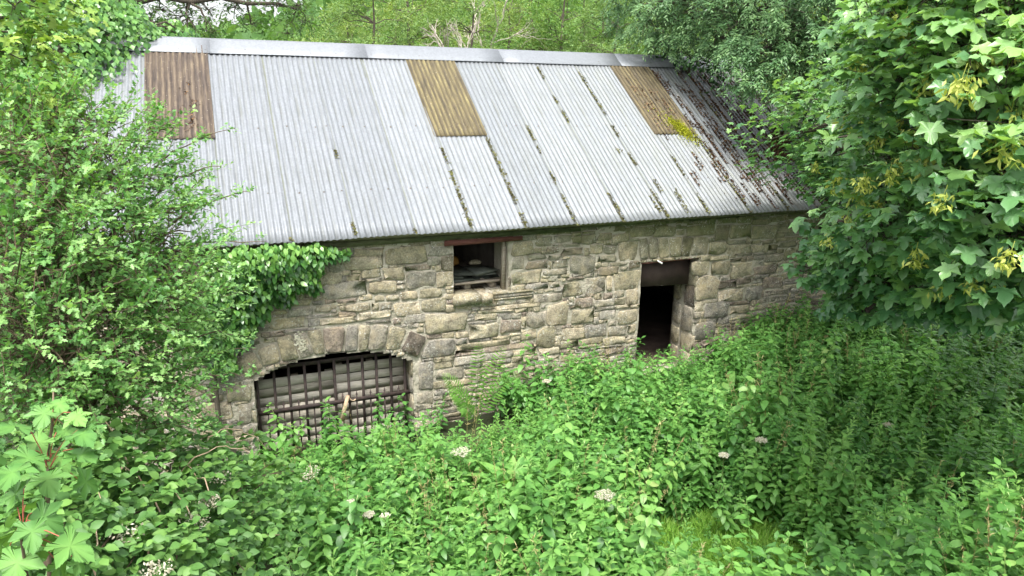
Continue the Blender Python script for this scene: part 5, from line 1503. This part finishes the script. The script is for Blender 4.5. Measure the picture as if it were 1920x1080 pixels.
umbel(722, 966, 5.9, .08, 'white umbel at the right of the near trio')
umbel(1666, 796, 6.2, .10, 'yellowish umbel standing in the shade under the sycamore', .3)
umbel(1025, 714, 8.4, .10, 'pinkish cream umbel near the wall beyond the fern', .5)
umbel(1428, 824, 6.6, .12, 'flat white umbel left of the sycamore shade', .6)
umbel(1358, 852, 6.6, .10, 'small white umbel above the grass patch', .7)

# bramble thicket on the left, with faded flowers
def bramble_leafer(lf, br, c, r):
    n = int(170 * (r / .4) ** 2)
    P = in_ball(n, c, (r, r, r * .8), .45); nr = norm(P - c)
    for k in (-1, 0, 1):
        D = norm(nr * .7 + RNG.normal(0, .25, (n, 3)) + np.stack([k * np.ones(n) * .9, np.zeros(n), -.25 * np.ones(n)], -1) + np.array([0, -.3, 0]))
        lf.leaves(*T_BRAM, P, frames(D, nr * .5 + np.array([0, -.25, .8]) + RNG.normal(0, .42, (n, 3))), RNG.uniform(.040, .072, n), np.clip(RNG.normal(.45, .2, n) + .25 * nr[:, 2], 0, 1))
bl = blobs_px([(330,850,5.2,.34),(420,860,5.6,.30),(260,880,4.8,.36),(350,930,4.9,.36),(440,930,5.3,.30),(240,970,4.5,.36),(330,1010,4.6,.36),(430,1000,5.0,.30),(500,900,5.8,.24),(180,900,4.5,.36),(180,1040,4.2,.36),(280,1070,4.3,.36),(390,1070,4.7,.32),(480,1060,5.0,.28),(90,850,4.5,.4),(60,960,4.2,.4),(30,1060,4.0,.4),(510,980,5.4,.22),(130,960,4.4,.34)])
bb = np.array([-.6, -3.4, float(ground_z(-.6, -3.4))])
bram = blob_tree('bramble_thicket', 'bramble thicket with faded flowers below the hawthorn', 'bramble', bb, curve(bb - [0, 0, .1], at(320, 930, 5.1), 0, 6, .05), bl, bramble_leafer, M_BRAMBLE, .02, .008, M_TWIG, 3, 'foliage')
for u, v_, d_ in [(370,980,4.7),(385,945,4.9),(355,975,4.7),(305,1063,4.2),(290,1070,4.2),(395,940,4.9),(415,895,5.2),(345,915,4.9),(590,880,6.0),(575,895,6.0),(240,1000,4.3)]:
    fl = Soup(); n = 60; p = at(u, v_, d_ - .3); q = in_ball(n, p, (.07, .05, .04))
    fl.leaves(*T_SMALL, q, frames(norm(RNG.normal(size=(n, 3))), RNG.normal(size=(n, 3)) + [0, -.5, .8]), RNG.uniform(.012, .022, n), RNG.uniform(0, .8, n)); child(fl, 'flower_cluster', M_UMBEL, bram)
s = Soup()
for a, b, sg_ in [((330,900,4.8),(470,850,5.0),.12),((240,870,4.5),(160,760,4.6),.1),((300,960,4.5),(200,850,4.5),.1),((390,820,5.0),(500,842,5.4),.1),((360,1000,4.4),(300,880,4.6),.08),((180,1080,4.0),(182,915,4.1),.0),((420,960,4.8),(330,870,4.8),.1)]:
    s.tube(curve(at(*a), at(*b), sg_, 9, .012), np.linspace(.005, .002, 9), 4)
child(s, 'canes', M_PALEWOOD, bram, True)
